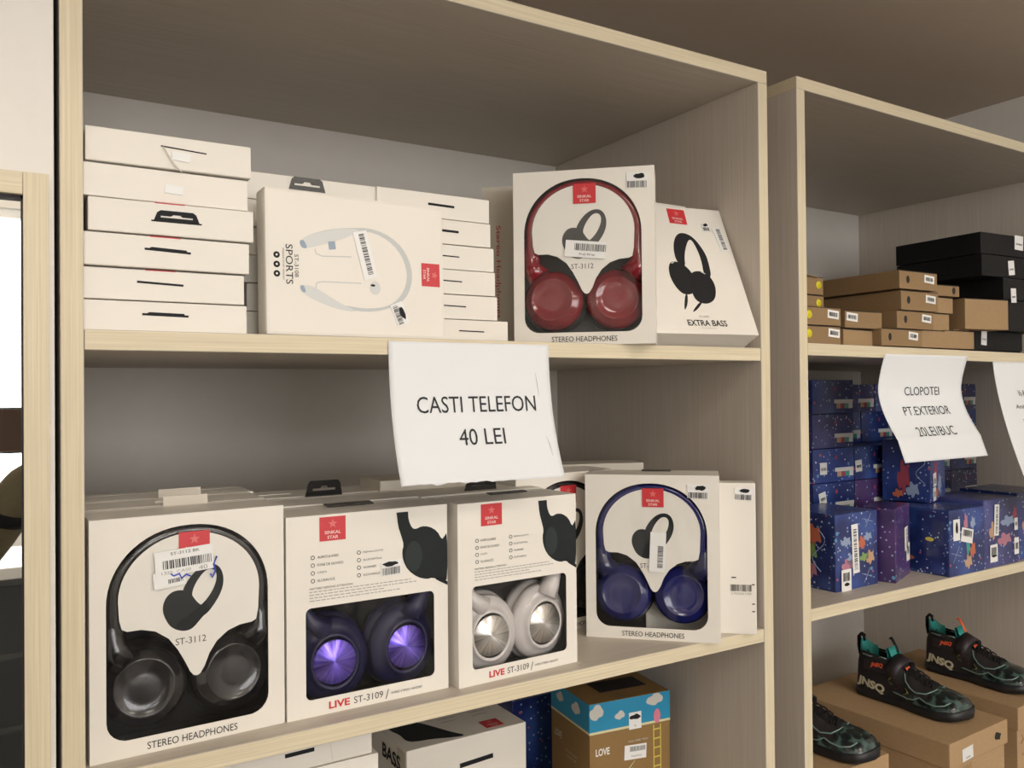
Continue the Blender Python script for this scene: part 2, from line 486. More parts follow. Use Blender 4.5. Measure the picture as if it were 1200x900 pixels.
def unit(label, W, D, u, loc, tiltA=0.):
    o = thing('shelving_unit', label, 'shelves', loc, 0, 'cream shelving units', u)
    zt = P + T; zb = -Z0 - (U2Z if u == 2 else 0)
    def board(name, x0, x1, y0, y1, z0, z1, up, dip=0., ends=False):
        bm = bmesh.new(); fs = bbox(bm, x0, x1, y0, y1, z0, z1); fs[2].material_index = 1
        if ends: fs[3].material_index = fs[5].material_index = 1
        bmesh.ops.bevel(bm, geom=list(bm.edges), offset=.0006, segments=1, affect='EDGES')
        if dip:
            for v in bm.verts: v.co.z -= dip * (v.co.x - x0) / (x1 - x0)
        return link(name, tomesh(bm), ['laminate_upright', 'edge_upright'] if up else ['laminate_flat', 'edge_flat'], o)
    board('side_panel', -T, 0, 0, D, zb, P, True); board('side_panel', W, W + T, 0, D, zb, P, True)
    board('top_panel', -T, W + T, 0, D, P, zt, False, 0, True)      # the top board lies over both sides
    for k in range(4):
        z = -k * P
        if z < zb + .1: continue
        board('shelf', 0.0003, W - .0003, .0005, D, z, z + T, False, tiltA if k == 0 else 0)
    board('plinth', 0, W, .02, .04, zb, zb + .07, False)
    link('back_panel', boxmesh(0, W, D, D + .006, zb, zt), 'back_board', o)
    return o


un1 = unit('large cream laminate shelving unit holding the headphone boxes', W1, D1, 1, (0, 0, 0))
link('cover_cap', lathe([(0, -.0), (.0045, .0), (.0045, .002), (0, .002)], 16), 'black_matte', un1, (W1 + T + .0006, .02, ZA - .004), (0, 0, rad(-90)))
un2 = unit('cream laminate shelving unit right of the narrow gap, holding shoe boxes', W2, D2, 2, (0, 0, 0), .006)
link('rail_slot', boxmesh(.32, .324, D2 - .001, D2, .315, .345), 'black_matte', un2)

# ------------------------------------------------------------------ framed mirror on the partition
mi = thing('wall_mirror', 'tall mirror in a pale wooden frame on the white partition at far left', 'mirror', (-.4, -.016, -1.2))
zt = .1445 + 1.2
FX0, FX1 = -.4, .4 - .0268
for nm, a in (('frame_rail', (FX0, FX1 - .0187, zt - .0185, zt)), ('frame_rail', (FX0, FX1 - .0187, 0, .0185))):
    link(nm, boxmesh(a[0], a[1], 0, .016, a[2], a[3], .0006), 'edge_flat', mi)
for a in ((FX1 - .0185, FX1), (FX0, FX0 + .0185)):
    link('frame_stile', boxmesh(a[0], a[1], -.0002, .016, 0, zt, .0006), 'edge_upright', mi)
bm = bmesh.new(); x0, x1, z0, z1 = FX0 + .0185, FX1 - .0185, .0185, zt - .0185
for a in ((x0, x1, z1 - .003, z1), (x0, x1, z0, z0 + .003), (x0, x0 + .0015, z0, z1), (x1 - .0015, x1, z0, z1)): bbox(bm, a[0], a[1], .006, .0115, a[2], a[3])
link('inner_seal', tomesh(bm), 'frame_seal', mi)
link('mirror_glass', boxmesh(x0, x1, .0115, .0155, z0, z1), 'mirror_glass', mi)

# ------------------------------------------------------------------ box kit
LOGO_STAR = [(math.sin(2 * PI * i / 10) * (1 if i % 2 == 0 else .42), math.cos(2 * PI * i / 10) * (1 if i % 2 == 0 else .42)) for i in range(10)]


def logo(parent, cx, cz, s=.028, rot=0., m='red_ink', y=-.0004):
    """red square with a star and the two words under it"""
    o = link('logo', boxmesh(-s / 2, s / 2, 0, .0003, -s * .44, s * .44), m, parent, (cx, y, cz), (0, -rad(rot), 0))
    shape('star', LOGO_STAR, 'logo_faint', o, -.0002, 0, 0, 0, s * .18, s * .18)
    text('lettering', 'SINKAL', 0, -s * .13, s * .62, s * .12, 'logo_white', o, -.0003, bold=.02)
    text('lettering', 'STAR', 0, -s * .31, s * .42, s * .12, 'logo_white', o, -.0003, bold=.02)
    return o


def hook(parent, x, y, z, lean=20., m='black_plastic', w=.046, h=.019):
    """folded plastic hang tab with a euro slot"""
    outer = [(-w / 2, 0), (w / 2, 0), (w / 2 - .003, h * .8), (w / 2 - .006, h), (-w / 2 + .006, h), (-w / 2 + .003, h * .8)]
    hole = [(-.014, .0065), (-.004, .0065), (0, .0065), (.014, .0065), (.014, .0095), (.005, .0095), (.003, .0125), (-.003, .0125), (-.005, .0095), (-.014, .0095)]
    hole = [(a, b * h / .019) for a, b in hole]
    o = holed('hang_tab', outer, [hole], m, parent, 0, .0012); o.location = (x, y, z); o.rotation_euler = (rad(lean), 0, 0); return o


def tongue(parent, x, y, z, m='white_card', w=.044, h=.012, lean=0):
    o = link('hang_tab', boxmesh(-w / 2, w / 2, 0, .0008, 0, h, .0003), m, parent, (x, y, z), (rad(lean), 0, 0)); return o


def slot(parent, cx, cz, w=.03, h=.0018, y=-.0003, rot=0, name='hang_slot', fold=0.):
    o = link(name, boxmesh(-w / 2, w / 2, 0, .0006, -h / 2, h / 2), 'black_matte', parent, (cx, y, cz), (0, -rad(rot), 0))
    if fold: shape('fold', [(-w / 2 + .002, 0), (w / 2 - .003, 0), (w / 2 - .004, fold), (-w / 2 + .006, fold)], 'black_matte', o, -.0006, .0006)
    return o


def shell(parent, w, d, h, m='white_card', tray='tray_black'):
    """card box with an open front: five walls and a dark tray inside"""
    bm = bmesh.new(); t = .0012
    bbox(bm, -w / 2, w / 2, d - t, d, 0, h); bbox(bm, -w / 2, -w / 2 + t, .0008, d - t, 0, h); bbox(bm, w / 2 - t, w / 2, .0008, d - t, 0, h)
    bbox(bm, -w / 2 + t, w / 2 - t, .0008, d - t, 0, t); bbox(bm, -w / 2 + t, w / 2 - t, .0008, d - t, h - t, h)
    link('carton', tomesh(bm), m, parent)
    bm = bmesh.new(); bbox(bm, -w / 2 + t * 1.5, w / 2 - t * 1.5, d - .02, d - t * 1.5, t * 1.5, h - t * 1.5); bbox(bm, -w / 2 + t * 1.5, -w / 2 + t * 3, .002, d - .02, t * 1.5, h - t * 1.5)
    bbox(bm, w / 2 - t * 3, w / 2 - t * 1.5, .002, d - .02, t * 1.5, h - t * 1.5); bbox(bm, -w / 2 + t * 3, w / 2 - t * 3, .002, d - .02, t * 1.5, t * 3); bbox(bm, -w / 2 + t * 3, w / 2 - t * 3, .002, d - .02, h - t * 3, h - t * 1.5)
    link('inner_tray', tomesh(bm), tray, parent)
    # glue flap seam along the top
    link('top_seam', boxmesh(-w / 2 + .002, w / 2 - .002, d * .86, d * .862, h, h + .0003), 'grey_card', parent)


def arch_window():
    pts = [(.0325, .0155), (.140, .0155)] + [(.1405 + .0185 * math.sin(rad(a)), .034 - .0185 * math.cos(rad(a))) for a in range(10, 91, 16)]
    pts += [(.159, .138)] + [(.0862 + .0728 * math.cos(rad(a)) ** .93 if math.cos(rad(a)) > 0 else .0862 - .0728 * abs(math.cos(rad(a))) ** .93, .138 + .068 * math.sin(rad(a))) for a in range(6, 180, 6)]
    pts += [(.0135, .138)] + [(.032 - .0185 * math.cos(rad(a)), .034 - .0185 * math.sin(rad(a))) for a in range(0, 91, 16)]
    return pts


INSERT = [(.0870 + .0635 * math.cos(rad(a)), .141 + .0575 * math.sin(rad(a))) for a in range(0, 181, 6)] + [(.0245, .124), (.0265, .116), (.031, .1135), (.043, .1135), (.055, .110), (.0665, .1015), (.0745, .090), (.0805, .0785), (.0855, .0675), (.0885, .0638), (.0915, .0628), (.0945, .0642), (.0985, .0705), (.103, .082), (.110, .0925), (.120, .1005), (.1315, .1045), (.143, .1055), (.1475, .1075), (.1495, .118)]
HP_BAND = [(.0773, .1418), (.0847, .1559), (.0957, .1657), (.1066, .1674), (.1142, .162), (.1171, .1499), (.1139, .1373), (.106, .1255), (.100, .1190), (.092, .1165), (.092, .126), (.1000, .1325), (.1062, .1410), (.1098, .1500), (.1100, .1581), (.1056, .1624), (.0988, .1608), (.0909, .1509), (.0867, .1399), (.0898, .135), (.0838, .131)]
HP_CUPS = [(.0637, .1197), (.061, .1278), (.0624, .1375), (.0688, .1447), (.0783, .1456), (.0861, .1415), (.0898, .135), (.0938, .130), (.0978, .1277), (.0995, .120), (.0951, .1156), (.0872, .1068), (.0778, .1064), (.0684, .1115)]


def arch_box(label, loc, yaw, body, dark, hp='headphone_print', model=True, group='arched window headphone boxes', d=.07, logo_on=True, tilt=0., st='ST-3112', tray='tray_black', title='STEREO HEADPHONES'):
    w, h = .175, .217
    o = thing('headphone_box', label, 'box', loc, yaw, group, 1, tilt)
    shell(o, w, d, h, tray=tray)
    L = lambda pts: [(a - w / 2, b) for a, b in pts]
    win = arch_window()
    holed('front_card', L([(0, 0), (w, 0), (w, h), (0, h)]), [L(win)], 'white_card', o, 0, .0008)
    # printed insert set just behind the window
    shape('insert_card', L(INSERT), 'insert_card', o, .0009, .0008)
    shape('window_film', L(win), 'clear_film', o, .0004, 0)
    # headphones: headband following the arch, arms and two cups
    bm = bmesh.new(); n = 40; prev = None
    for i in range(n + 1):
        a = rad(-22 + 224 * i / n); c, s = math.cos(a), math.sin(a)
        if s < 0: xx, zz = (.069 if c > 0 else -.069) * (1 - .05 * -s), .14 + .1 * s
        else: xx, zz = .069 * c, .14 + .0615 * s
        nx, nz = (c, s) if s > 0 else ((1 if c > 0 else -1), 0)
        q = [bm.verts.new((xx - .0005 + nx * r, y, zz + nz * r)) for r, y in ((-.012, .010), (-.0105, .0052), (-.002, .0030), (.0022, .0040), (.0036, .007), (.0036, .03), (-.012, .03))]
        if prev:
            for k in range(7):
                f = bm.faces.new((prev[k], prev[(k + 1) % 7], q[(k + 1) % 7], q[k])); f.smooth = True
                f.material_index = 0
        else: bm.faces.new(q)
        prev = q
    bm.faces.new(prev[::-1]); bmesh.ops.recalc_face_normals(bm, faces=bm.faces)
    link('headband', tomesh(bm), body, o)
    for sx, cx in ((-1, .047 - w / 2), (1, .1275 - w / 2)):
        cup = link('ear_cup', lathe([(0, -.0048), (.012, -.0045), (.0245, -.0034), (.0252, -.0042), (.0268, -.0042), (.0276, -.003), (.033, -.0012), (.0372, .004), (.0385, .012), (.036, .017)], 48), body, o, (cx, .0115, .0575), (rad(-4), 0, rad(sx * 5)))
        link('cushion', lathe([(.036, .017), (.0395, .02), (.0405, .027), (.038, .034), (.02, .034)], 32), 'black_matte', cup)
        # yoke joining cup and band
        bm = bmesh.new(); x = cx + sx * .0185
        tube(bm, [(cx + sx * .0275, .016, .135), (cx + sx * .028, .013, .115), (cx + sx * .0255, .012, .098), (cx + sx * .016, .012, .086)], [.0085, .0105, .013, .016], 8)
        link('yoke', tomesh(bm), dark, o)
    if tray != 'tray_grey': pass
    shape('printed_band', L(HP_BAND), hp, o, .0007, .0001, 2); shape('printed_cups', L(HP_CUPS), hp, o, .00065, .0001, 2)
    if logo_on: logo(o, .0897 - w / 2, .187, .028, y=-.0001)
    if st: text('lettering', st, .0862 - w / 2 if len(st) > 4 else .0777 - w / 2, .0972, .0275 if len(st) > 4 else .011, .0062, 'grey_ink', o, .0007)
    text('lettering', title, .088 - w / 2, .0072, .081, .0066, 'black_ink', o, -.0004)
    # corner label strip of folded tab on top
    return o


FRONT3109 = dict(w=.181, h=.204)
FE = [(.1200, .1995), (.1200, .1995), (.1335, .1995), (.1335, .1995), (.1341, .190), (.1382, .1811), (.143, .1796), (.1494, .1822), (.1588, .1812), (.1684, .1754), (.1742, .1651), (.1773, .1682), (.1809, .173), (.1809, .1205), (.1765, .1195), (.1705, .1208), (.1628, .1246), (.1552, .1236), (.1439, .1272), (.1327, .1362), (.1272, .147), (.1261, .1573), (.1283, .1637), (.1253, .1741), (.1217, .1846)]


def live_box(label, loc, yaw, w, body, cush, disc, group='wired headset boxes with twin metal discs', scrib=False):
    h, d = .204, .072; k = w / .181
    o = thing('headset_box', label, 'box', loc, yaw, group)
    shell(o, w, d, h, 'white_card')
    X = lambda u: u * k - w / 2
    L = lambda pts: [(X(a), b) for a, b in pts]
    win = rrect(.0196, .1642, .017, .1102, .006)
    holed('front_card', L([(0, 0), (.181, 0), (.181, h), (0, h)]), [L(win)], 'white_card', o)
    shape('window_film', L(win), 'clear_film', o, .0007, 0)
    for sx, cx, cz in ((-1, .053, .045), (1, .1345, .0475)):
        cup = link('ear_cup', lathe([(.0225 * 1.0, -.004), (.0235, -.006), (.0255, -.006), (.0265, -.003), (.031, .0), (.0375, .004), (.0395, .010), (.037, .016)], 44, 1, 1.14), body, o, (X(cx), .013, cz + .004), (rad(0), rad(sx * 7), rad(sx * 3)))
        link('metal_disc', lathe([(0, -.0052), (.0226, -.0060), (.0232, -.0045)], 60), disc, cup, (0, 0, 0))
        link('cushion', lathe([(.036, .016), (.041, .019), (.042, .028), (.036, .034), (.015, .034)], 32, 1, 1.14), cush, cup)
        bm = bmesh.new()
        if sx < 0: tube(bm, [(X(.022), .02, .125), (X(.024), .018, .104), (X(.030), .016, .092), (X(.046), .015, .082)], [.005, .0065, .009, .012], 8)
        else: tube(bm, [(X(.163), .02, .125), (X(.158), .018, .106), (X(.150), .016, .096), (X(.142), .015, .082)], [.006, .009, .012, .014], 8)
        link('yoke', tomesh(bm), body, o)
    # printed artwork
    shape('printed_headphone', [(min(p[0], w / 2), p[1]) for p in L(FE)], 'headphone_print', o, -.0002, .0002, 1)
    shape('printed_disc', L(ell(.140, .1505, .010, .0165)), 'headphone_print_light', o, -.0004, .0002)
    shape('printed_cable', L([(.166, .1225), (.1705, .1195), (.1809, .114), (.1809, .118), (.172, .1245)]), 'headphone_print', o, -.0002, .0002)
    logo(o, X(.0485), .1892, .028)
    words = ['AURICULARES', 'FONE DE OUVIDO', 'CAȘTI', 'SLUSALICE', 'FEJHALLGATÓ', 'SLUCHÁTKA', 'AUSINÉS', 'SLÚCHADLÁ']
    wid = [.0225, .0275, .0095, .0185, .0225, .021, .0145, .019]
    for i in range(8):
        c, r = divmod(i, 4); z = .1612 - .0079 * r; xs = (.0272, .0768)[c]
        holed('icon', [(X(xs) + a, z + b) for a, b in ell(0, 0, .0022, .0022, 12)], [[(X(xs) + a, z + b) for a, b in ell(0, 0, .0015, .0015, 12)]], 'grey_ink', o, -.0003, .0002)
        text('lettering', words[i], X(xs + .0048 + wid[i] / 2), z, wid[i] * k, .0026, 'black_ink', o, -.0003)
    text('lettering', 'MATTERS NEEDING ATTENTION', X(.0468), .1296, .046 * k, .0021, 'grey_ink', o, -.0003)
    r = random.Random(3); bm = bmesh.new()
    for j, ln in enumerate((.112, .118, .082, .098)):
        x = .0235; z = .1258 - j * .0030
        while x < .0235 + ln:
            wd = r.uniform(.002, .006); polyface(bm, [(X(x), z), (X(x + wd), z), (X(x + wd), z + .0010), (X(x), z + .0010)], -.0003, 0); x += wd + .0012
    link('fine_print', tomesh(bm), 'pale_ink', o)
    text('lettering', 'LIVE', X(.0545), .0085, .0225 * k, .0074, 'red_ink', o, -.0004, bold=.03)
    text('lettering', 'ST-3109', X(.0865), .0085, .0325 * k, .0070, 'grey_ink', o, -.0004)
    shape('lettering', [(X(.1055), .0025), (X(.1065), .0025), (X(.1095), .0125), (X(.1085), .0125)], 'grey_ink', o, -.0004, 0)
    text('lettering', 'WIRED STEREO HEADSET', X(.1305), .0078, .037 * k, .0024, 'grey_ink', o, -.0004)
    if scrib: sticker(o, X(.1136), .1415, .0235, .0155, 2, 4, bars=(0, -.22, .9, .5), scr=(-.05, .28, .8, .36))
    return o


# ------------------------------------------------------------------ middle shelf: headphone boxes
b = arch_box('white box with black headphones, price stickers with blue pen marks, beside the mirror', (.0925, .0275, ZB), 1.6, 'black_plastic', 'black_plastic')
s_ = sticker(b, .0803 - .0875, .173, .052, .0235, 4, 11, y=-.0026, bars=(.05, -.05, .84, .34), digits=('ST-3112 BK', .02, .36, .5, .12)); s_['label'] = 'larger white price sticker with a barcode'
text('lettering', '1325  CAS0', -.008, -.0085, .026, .0028, 'pale_ink', s_, -.0004); text('lettering', '40', .016, -.0088, .008, .004, 'pale_ink', s_, -.0004)
s_ = sticker(b, .067 - .0875, .1575, .028, .0155, 6, 12, y=-.0022, bars=(.2, -.15, .5, .25))
bm = bmesh.new(); tube(bm, [(-.020, -.0020, .1625), (-.017, -.0028, .160), (-.012, -.0028, .1615), (-.010, -.0028, .157), (-.006, -.0028, .160), (-.002, -.0028, .158)], .0008, 5); link('pen_mark', tomesh(bm), 'blue_pen', b)
bm = bmesh.new(); tube(bm, [(.0225, -.0006, .1735), (.019, -.0028, .167), (.0205, -.0028, .160), (.0175, -.0028, .154), (.016, -.0028, .158)], .0009, 5); link('pen_mark', tomesh(bm), 'blue_pen', b)
tongue(b, .028 - .02, .0655, .217, 'grey_card', .043, .0095, -8)

b = live_box('white box with a window on blue headset cups, violet metal discs', (.2725, .0295, ZB), .5, .181, 'indigo_plastic', 'indigo_plastic', 'violet_metal', scrib=True)
slot_ = link('hang_tab', boxmesh(-.027, .027, 0, .014, 0, .0012, .0004), 'black_plastic', b, (-.004, .047, .2046), (rad(6), 0, 0))
b = live_box('white box with a window on white headset cups, silver metal discs', (.4530, .0225, ZB), 2.0, .165, 'white_plastic', 'white_cushion', 'silver_metal')
slot_ = link('hang_tab', boxmesh(-.027, .027, 0, .010, 0, .0012, .0004), 'black_plastic', b, (.016, .046, .2046), (rad(6), 0, 0))

b = arch_box('white box with navy headphones, turned on the middle shelf under the vertical price sticker', (.6706, .0437, ZB), -44, 'navy_plastic', 'navy_dark', st='ST-')
sticker(b, .0952 - .0875, .116, .0205, .052, -3, 21, y=-.0016, bars=(.18, -.12, .55, .35), vert=True)
sticker(b, .1478 - .0875, .1965, .027, .018, -1, 22, bars=(0, -.28, .92, .42), scr=(.12, .25, .5, .42))
link('hang_tab', boxmesh(-.020, .020, 0, .012, 0, .001, .0003), 'black_plastic', b, (.004, .05, .2173), (rad(4), 0, 0))

# thin box standing behind the navy one, back side out


def flat_box_parts(o, w, d, h, m='white_card', bev=.0012): return link('carton', boxmesh(-w / 2, w / 2, 0, d, 0, h, bev), m, o)


b = thing('accessory_box', 'thin white box standing upright at the right end of the middle shelf', 'box', (.7480, .0345, ZB), -41.5, 'slim earphone boxes')
flat_box_parts(b, .147, .029, .203)
sticker(b, .058, .188, .024, .016, -3, 31, bars=(0, -.25, .92, .45), scr=(.05, .28, .55, .36)); barcode(b, .028, .009, 32, -.0005, .0535, .062, m='grey_ink'); text('lettering', '6 925364 1108', .0535, .0545, .026, .003, 'pale_ink', b, -.0005)
bm = bmesh.new()
for z in (.075, .066, .040, .030): polyface(bm, [(.041 if z > .07 else .0675, z), (.047 if z > .07 else .071, z), (.047 if z > .07 else .071, z + .0016), (.041 if z > .07 else .0675, z + .0016)], -.0004, 0)
link('side_marks', tomesh(bm), 'grey_ink', b)

# rows behind on the middle shelf


def plain(name, label, loc, yaw, w, d, h, m='white_card', group='unopened boxes in the rear rows', unit=1, tilt=0., bev=.0012):
    o = thing(name, label, 'box', loc, yaw, group, unit, tilt); flat_box_parts(o, w, d, h, m, bev)
    return o


b = arch_box('white headphone box directly behind the black headphones box', (.0925, .1015, ZB), .6, 'black_plastic', 'black_plastic', group='headphone boxes in the second row', logo_on=False)
tongue(b, .004, .022, .2172, 'insert_card', .044, .004, -60)
tongue(b, .014, .0655, .2172, 'grey_card', .044, .009, -8)
b = plain('headphone_box', 'third white box in line behind the black headphones box', (.100, .178, ZB), 0, .175, .075, .2165)
link('top_seam', boxmesh(-.08, .08, .05, .052, .2165, .2169), 'grey_card', b)
for j, (x, y, hh) in enumerate(((.275, .108, .205), (.279, .186, .2055))):
    b = plain('headset_box', ['white box behind the blue headset box, black hang tab upright', 'rearmost white box behind the blue headset box'][j], (x, y, ZB), -.5, .178, .072, hh)
    link('top_seam', boxmesh(-.08, .08, .058, .060, hh, hh + .0004), 'grey_card', b)
    if j == 0: hook(b, -.004, .07, hh, 8)
    else: tongue(b, -.062, .03, hh, 'insert_card', .05, .001, 0)
b = plain('headset_box', 'white box behind the white headset box, black hang tab upright', (.452, .1035, ZB), 0, .172, .070, .2045)
hook(b, .005, .018, .2045, 8, h=.018)
b = plain('headphone_box', 'white box half hidden below the torn lower edge of the paper sign', (.4285, .182, ZB), 0, .165, .07, .2175, 'white_card_warm')
link('hang_tab', boxmesh(-.02, .02, 0, .001, .0, .006), 'black_plastic', b, (.062, -.0012, .202))
b = arch_box('white headphone box, arch and red logo peeking behind the white headset box', (.6015, .1375, ZB), 5, 'black_plastic', 'black_plastic', group='headphone boxes in the second row')
shape('wrap_film', [(-.088, .217), (.088, .217), (.086, .2225), (.05, .220), (.01, .224), (-.05, .2195)], 'clear_film', b, .03, 0)
b = plain('headphone_box', 'white box behind the navy headphones box in plastic wrap', (.728, .235, ZB), -20, .15, .06, .216, 'white_card_warm')

# ------------------------------------------------------------------ upper shelf
# left stack: six slim boxes lying flat, hang-slot ends forward
xs = [(.0005, .1460), (.0010, .1440), (.0035, .1480), (.0008, .1445), (.0006, .1405), (.0008, .1425)]   # top to bottom: left end, right end
zs = [.2005, .1690, .1380, .1070, .0765, .0470, ZA]
names = ['topmost slim white box of the left stack, slit with clear tape', 'second slim white box from the top of the left stack, taped across', 'third slim white box of the left stack, black hang tab open', 'fourth slim white box from the top of the left stack', 'fifth slim white box, one above the lowest of the left stack', 'lowest slim white box of the left stack on the upper shelf']
for i, (a, c) in enumerate(xs):
    z1, z0 = zs[i] - .0012, zs[i + 1]
    w = .1435
    o = thing('accessory_box', names[i], 'box', (c - w / 2, .010 + (.004, .008, .004, .006, .010, .008)[i], z0 if i else z0), (-.6, .4, -.5, .3, 0, .2)[i], 'slim boxes in the left stack')
    link('carton', boxmesh(-w / 2, w / 2, 0, .196, 0, z1 - z0, .0012), 'white_card', o)
    mid = (z1 - z0) / 2
    if i == 0:
        slot(o, .0105, mid + .004, .040, .0012, rot=-3)
        link('clear_tape', boxmesh(-.008, .008, -.0005, 0, -.004, .004), 'sticker', o, (.008, -.0006, mid - .003), (0, rad(5), 0))
        bm = bmesh.new(); tube(bm, [(-.008, -.003, mid + .004), (.001, -.004, mid - .010), (.008, -.0035, mid - .018)], .0007, 4); link('plastic_strand', tomesh(bm), 'insert_card', o)
    elif i == 1: link('clear_tape', boxmesh(-.008, .008, -.0005, 0, -.004, .004), 'sticker', o, (.004, -.0006, mid - .002), (0, rad(3), 0))
    elif i == 2: hook(o, .002, -.001, mid - .002, 0, w=.040, h=.0100, m='black_matte'); slot(o, .002, mid - .002, .044, .0014)
    else: slot(o, (-.002, -.004, -.002)[i - 3], mid + .002, .040, .0020, rot=(-2, -2, -1)[i - 3], fold=.0022 if i != 4 else 0)
    if i in (2, 3, 4): link('red_edge', boxmesh(-.013, .013, -.0001, .02, z1 - z0 - .0008, z1 - z0 + .00005), 'red_ink', o, (-.004, 0, 0))
# middle and right stacks behind the neckband box
for col, (xr, xoff) in enumerate(((.3000, 0), (.4460, 0))):
    for i in range(6):
        hh = .0285; z0 = ZA + i * .0293
        wob = ((0, .002, -.001, .001, 0, .002), (.0235, .0095, .006, .005, .0, -.001))[col][i]
        yy = (.075, .071)[col]
        if col: lab = ['lowest slim box of the stack right of the neckband box', 'second slim box up, right of the neckband box', 'third slim box up, right of the neckband box', 'fourth slim box up, right of the neckband box', 'fifth slim box up, just below the top right of the neckband box', 'topmost slim box right of the neckband box'][i]
        else: lab = ['lowest slim box hidden behind the neckband box', 'second lowest slim box behind the neckband box', 'third slim box up behind the neckband box', 'fourth slim box up behind the neckband box', 'slim box below the topmost behind the neckband box', 'topmost slim box behind the neckband box, black hang tab showing'][i]
        o = thing('accessory_box', lab, 'box', (xr - .073 + wob, yy + (i % 2) * .001, z0), 0, 'slim boxes behind the neckband box')
        link('carton', boxmesh(-.0725, .0725, 0, .196, 0, hh, .001), 'white_card', o)
        if col: slot(o, (.022, .012, .010, .008, .012, .008)[i], hh / 2 + .001, .034, .0014 if i < 4 else .0028, rot=-1)
        elif i == 5: hook(o, -.008, -.001, hh - .014, 0, w=.04, h=.014)
        else: slot(o, -.01, hh / 2, .034, .0016)

# neckband box, standing on its long side in front
nb = thing('earphone_box', 'white box printed with a light grey neckband earphone, standing on the upper shelf', 'box', (.2560, .0085, ZA), 2.3, 'slim boxes behind the neckband box', 1, 2.0)
nb['group'] = 'neckband box'; del nb['group']
flat_box_parts(nb, .197, .029, .1455, 'white_card', .0035)
M = lambda pts: [(a / 1000 - .0985, b / 1000) for a, b in pts]
shape('printed_neckband', M([(35.5, 95.8), (46.8, 102.3), (64.4, 108.5), (84.7, 112.2), (107.9, 114.4), (125.9, 110.9), (141.2, 102.4), (151.2, 91.2), (157.1, 76.2), (157.6, 62.2), (152.9, 48.1), (144.6, 38.5), (130.0, 31.0), (111.9, 26.9), (94.2, 26.7), (79.3, 30.2), (79.4, 32.4), (99.3, 29.8), (117.1, 31.0), (130.1, 34.4), (140.8, 41.8), (147.8, 51.3), (151.9, 64.3), (151.0, 75.9), (145.8, 88.6), (135.9, 99.7), (123.1, 107.2), (107.7, 110.9), (92.2, 107.5), (60, 100)]), 'print_mid', nb, -.0002, .0002, 1)
shape('printed_arm', M([(35.5, 95.8), (34.2, 91.2), (37.0, 87.3), (43.9, 87.9), (53.9, 90.8), (71.6, 96.9), (87.0, 103.7), (99.4, 109.7), (92.4, 112.7), (66.9, 108.6), (46.8, 101.8)]), 'print_light', nb, -.0003, .0002, 2)
shape('printed_arm', M([(36.1, 50.3), (33.6, 47.3), (35.9, 42.9), (52.3, 34.7), (69.3, 28.7), (86.6, 26.0), (94.2, 26.9), (79.4, 32.4), (67.2, 38.7), (55.0, 46.0), (44.1, 50.4)]), 'print_light', nb, -.0003, .0002, 2)
for q in (M([(33.8, 94), (36, 87.3), (42, 87), (41, 91), (38, 96)]), M([(33.5, 49.5), (35.9, 43), (40, 43), (39, 47), (37.5, 50.3)])): shape('printed_tip', q, 'print_blue_grey', nb, -.0004, .0002, 2)
bm = bmesh.new()
for q in (M([(50.1, 87.6), (51, 82.9), (57.3, 80.7), (88.7, 82.5)]), M([(49.7, 46), (51.0, 53.2), (56.5, 54.8), (99.1, 55.9)])):
    for a, c in zip(q, q[1:]):
        n_ = Vector((-(c[1] - a[1]), c[0] - a[0])).normalized() * .0005
        polyface(bm, [(a[0] - n_.x, a[1] - n_.y), (c[0] - n_.x, c[1] - n_.y), (c[0] + n_.x, c[1] + n_.y), (a[0] + n_.x, a[1] + n_.y)], -.0002, 0)
link('printed_cable', tomesh(bm), 'print_mid', nb)
shape('printed_earbud', M(ell(114.5, 52, 6, 7)), 'print_light', nb, -.0002, .0002); shape('printed_grille', M(ell(112, 54.5, 2.6, 1.2)), 'black_ink', nb, -.0004, .0001)
shape('blue_badge', M([(64, 96), (71, 97), (72, 89), (65, 88)]), 'print_blue_grey', nb, -.0006, .0002)
text('lettering', 'SPORTS', -.0985 + .0235, .0700, .0395, .0070, 'black_ink', nb, -.0004, rot=-90)
text('lettering', 'ST-3108', -.0985 + .0308, .0690, .0225, .0040, 'black_ink', nb, -.0004, rot=-90)
text('lettering', 'WIRELESS SPORT HEADSET', -.0985 + .0176, .0700, .032, .0014, 'grey_ink', nb, -.0004, rot=-90)
for z in (.0785, .0692, .060): shape('icon', ell(-.0985 + .0110, z, .0032, .0032), 'black_ink', nb, -.0003, .0002); shape('icon', ell(-.0985 + .0110, z, .0013, .0013, 4), 'insert_card', nb, -.0005, .0001)
logo(nb, .0815, .0700, .0250, -90)
sticker(nb, .0055, .0855, .0155, .050, 14, 41, bars=(.05, .02, .86, .38), vert=True)
sticker(nb, .0435, .0262, .0145, .0235, 22, 42, bars=(-.18, -.02, .86, .40), vert=True, scr=(.2, 0, .4, .7))

# red headphones box, turned
b = arch_box('white box with glossy red headphones, turned on the upper shelf', (.5531, .0289, ZA), -42.4, 'red_plastic', 'red_plastic', hp='grey_ink', d=.066, group='arched window headphone boxes', tray='tray_grey')
sticker(b, .0905 - .0875, .1175, .0505, .0205, -6, 51, y=-.0016, bars=(.12, .12, .78, .42), digits=('Preț 40 lei', .05, -.32, .38, .16))
sticker(b, .1545 - .0875, .200, .026, .019, -1, 52, bars=(0, -.28, .92, .42), scr=(.12, .25, .55, .38))
# upright box behind it with the red words on its side
b = thing('headphone_box', 'greyish box back behind the red headphones box, red words up its edge', 'box', (.5610, .1245, ZA), -42.4)
flat_box_parts(b, .175, .05, .221, 'grey_card')
text('lettering', 'Stereo Headphones', -.0875 + .0225, .105, .125, .0080, 'red_dull', b, -.0005, rot=-90)
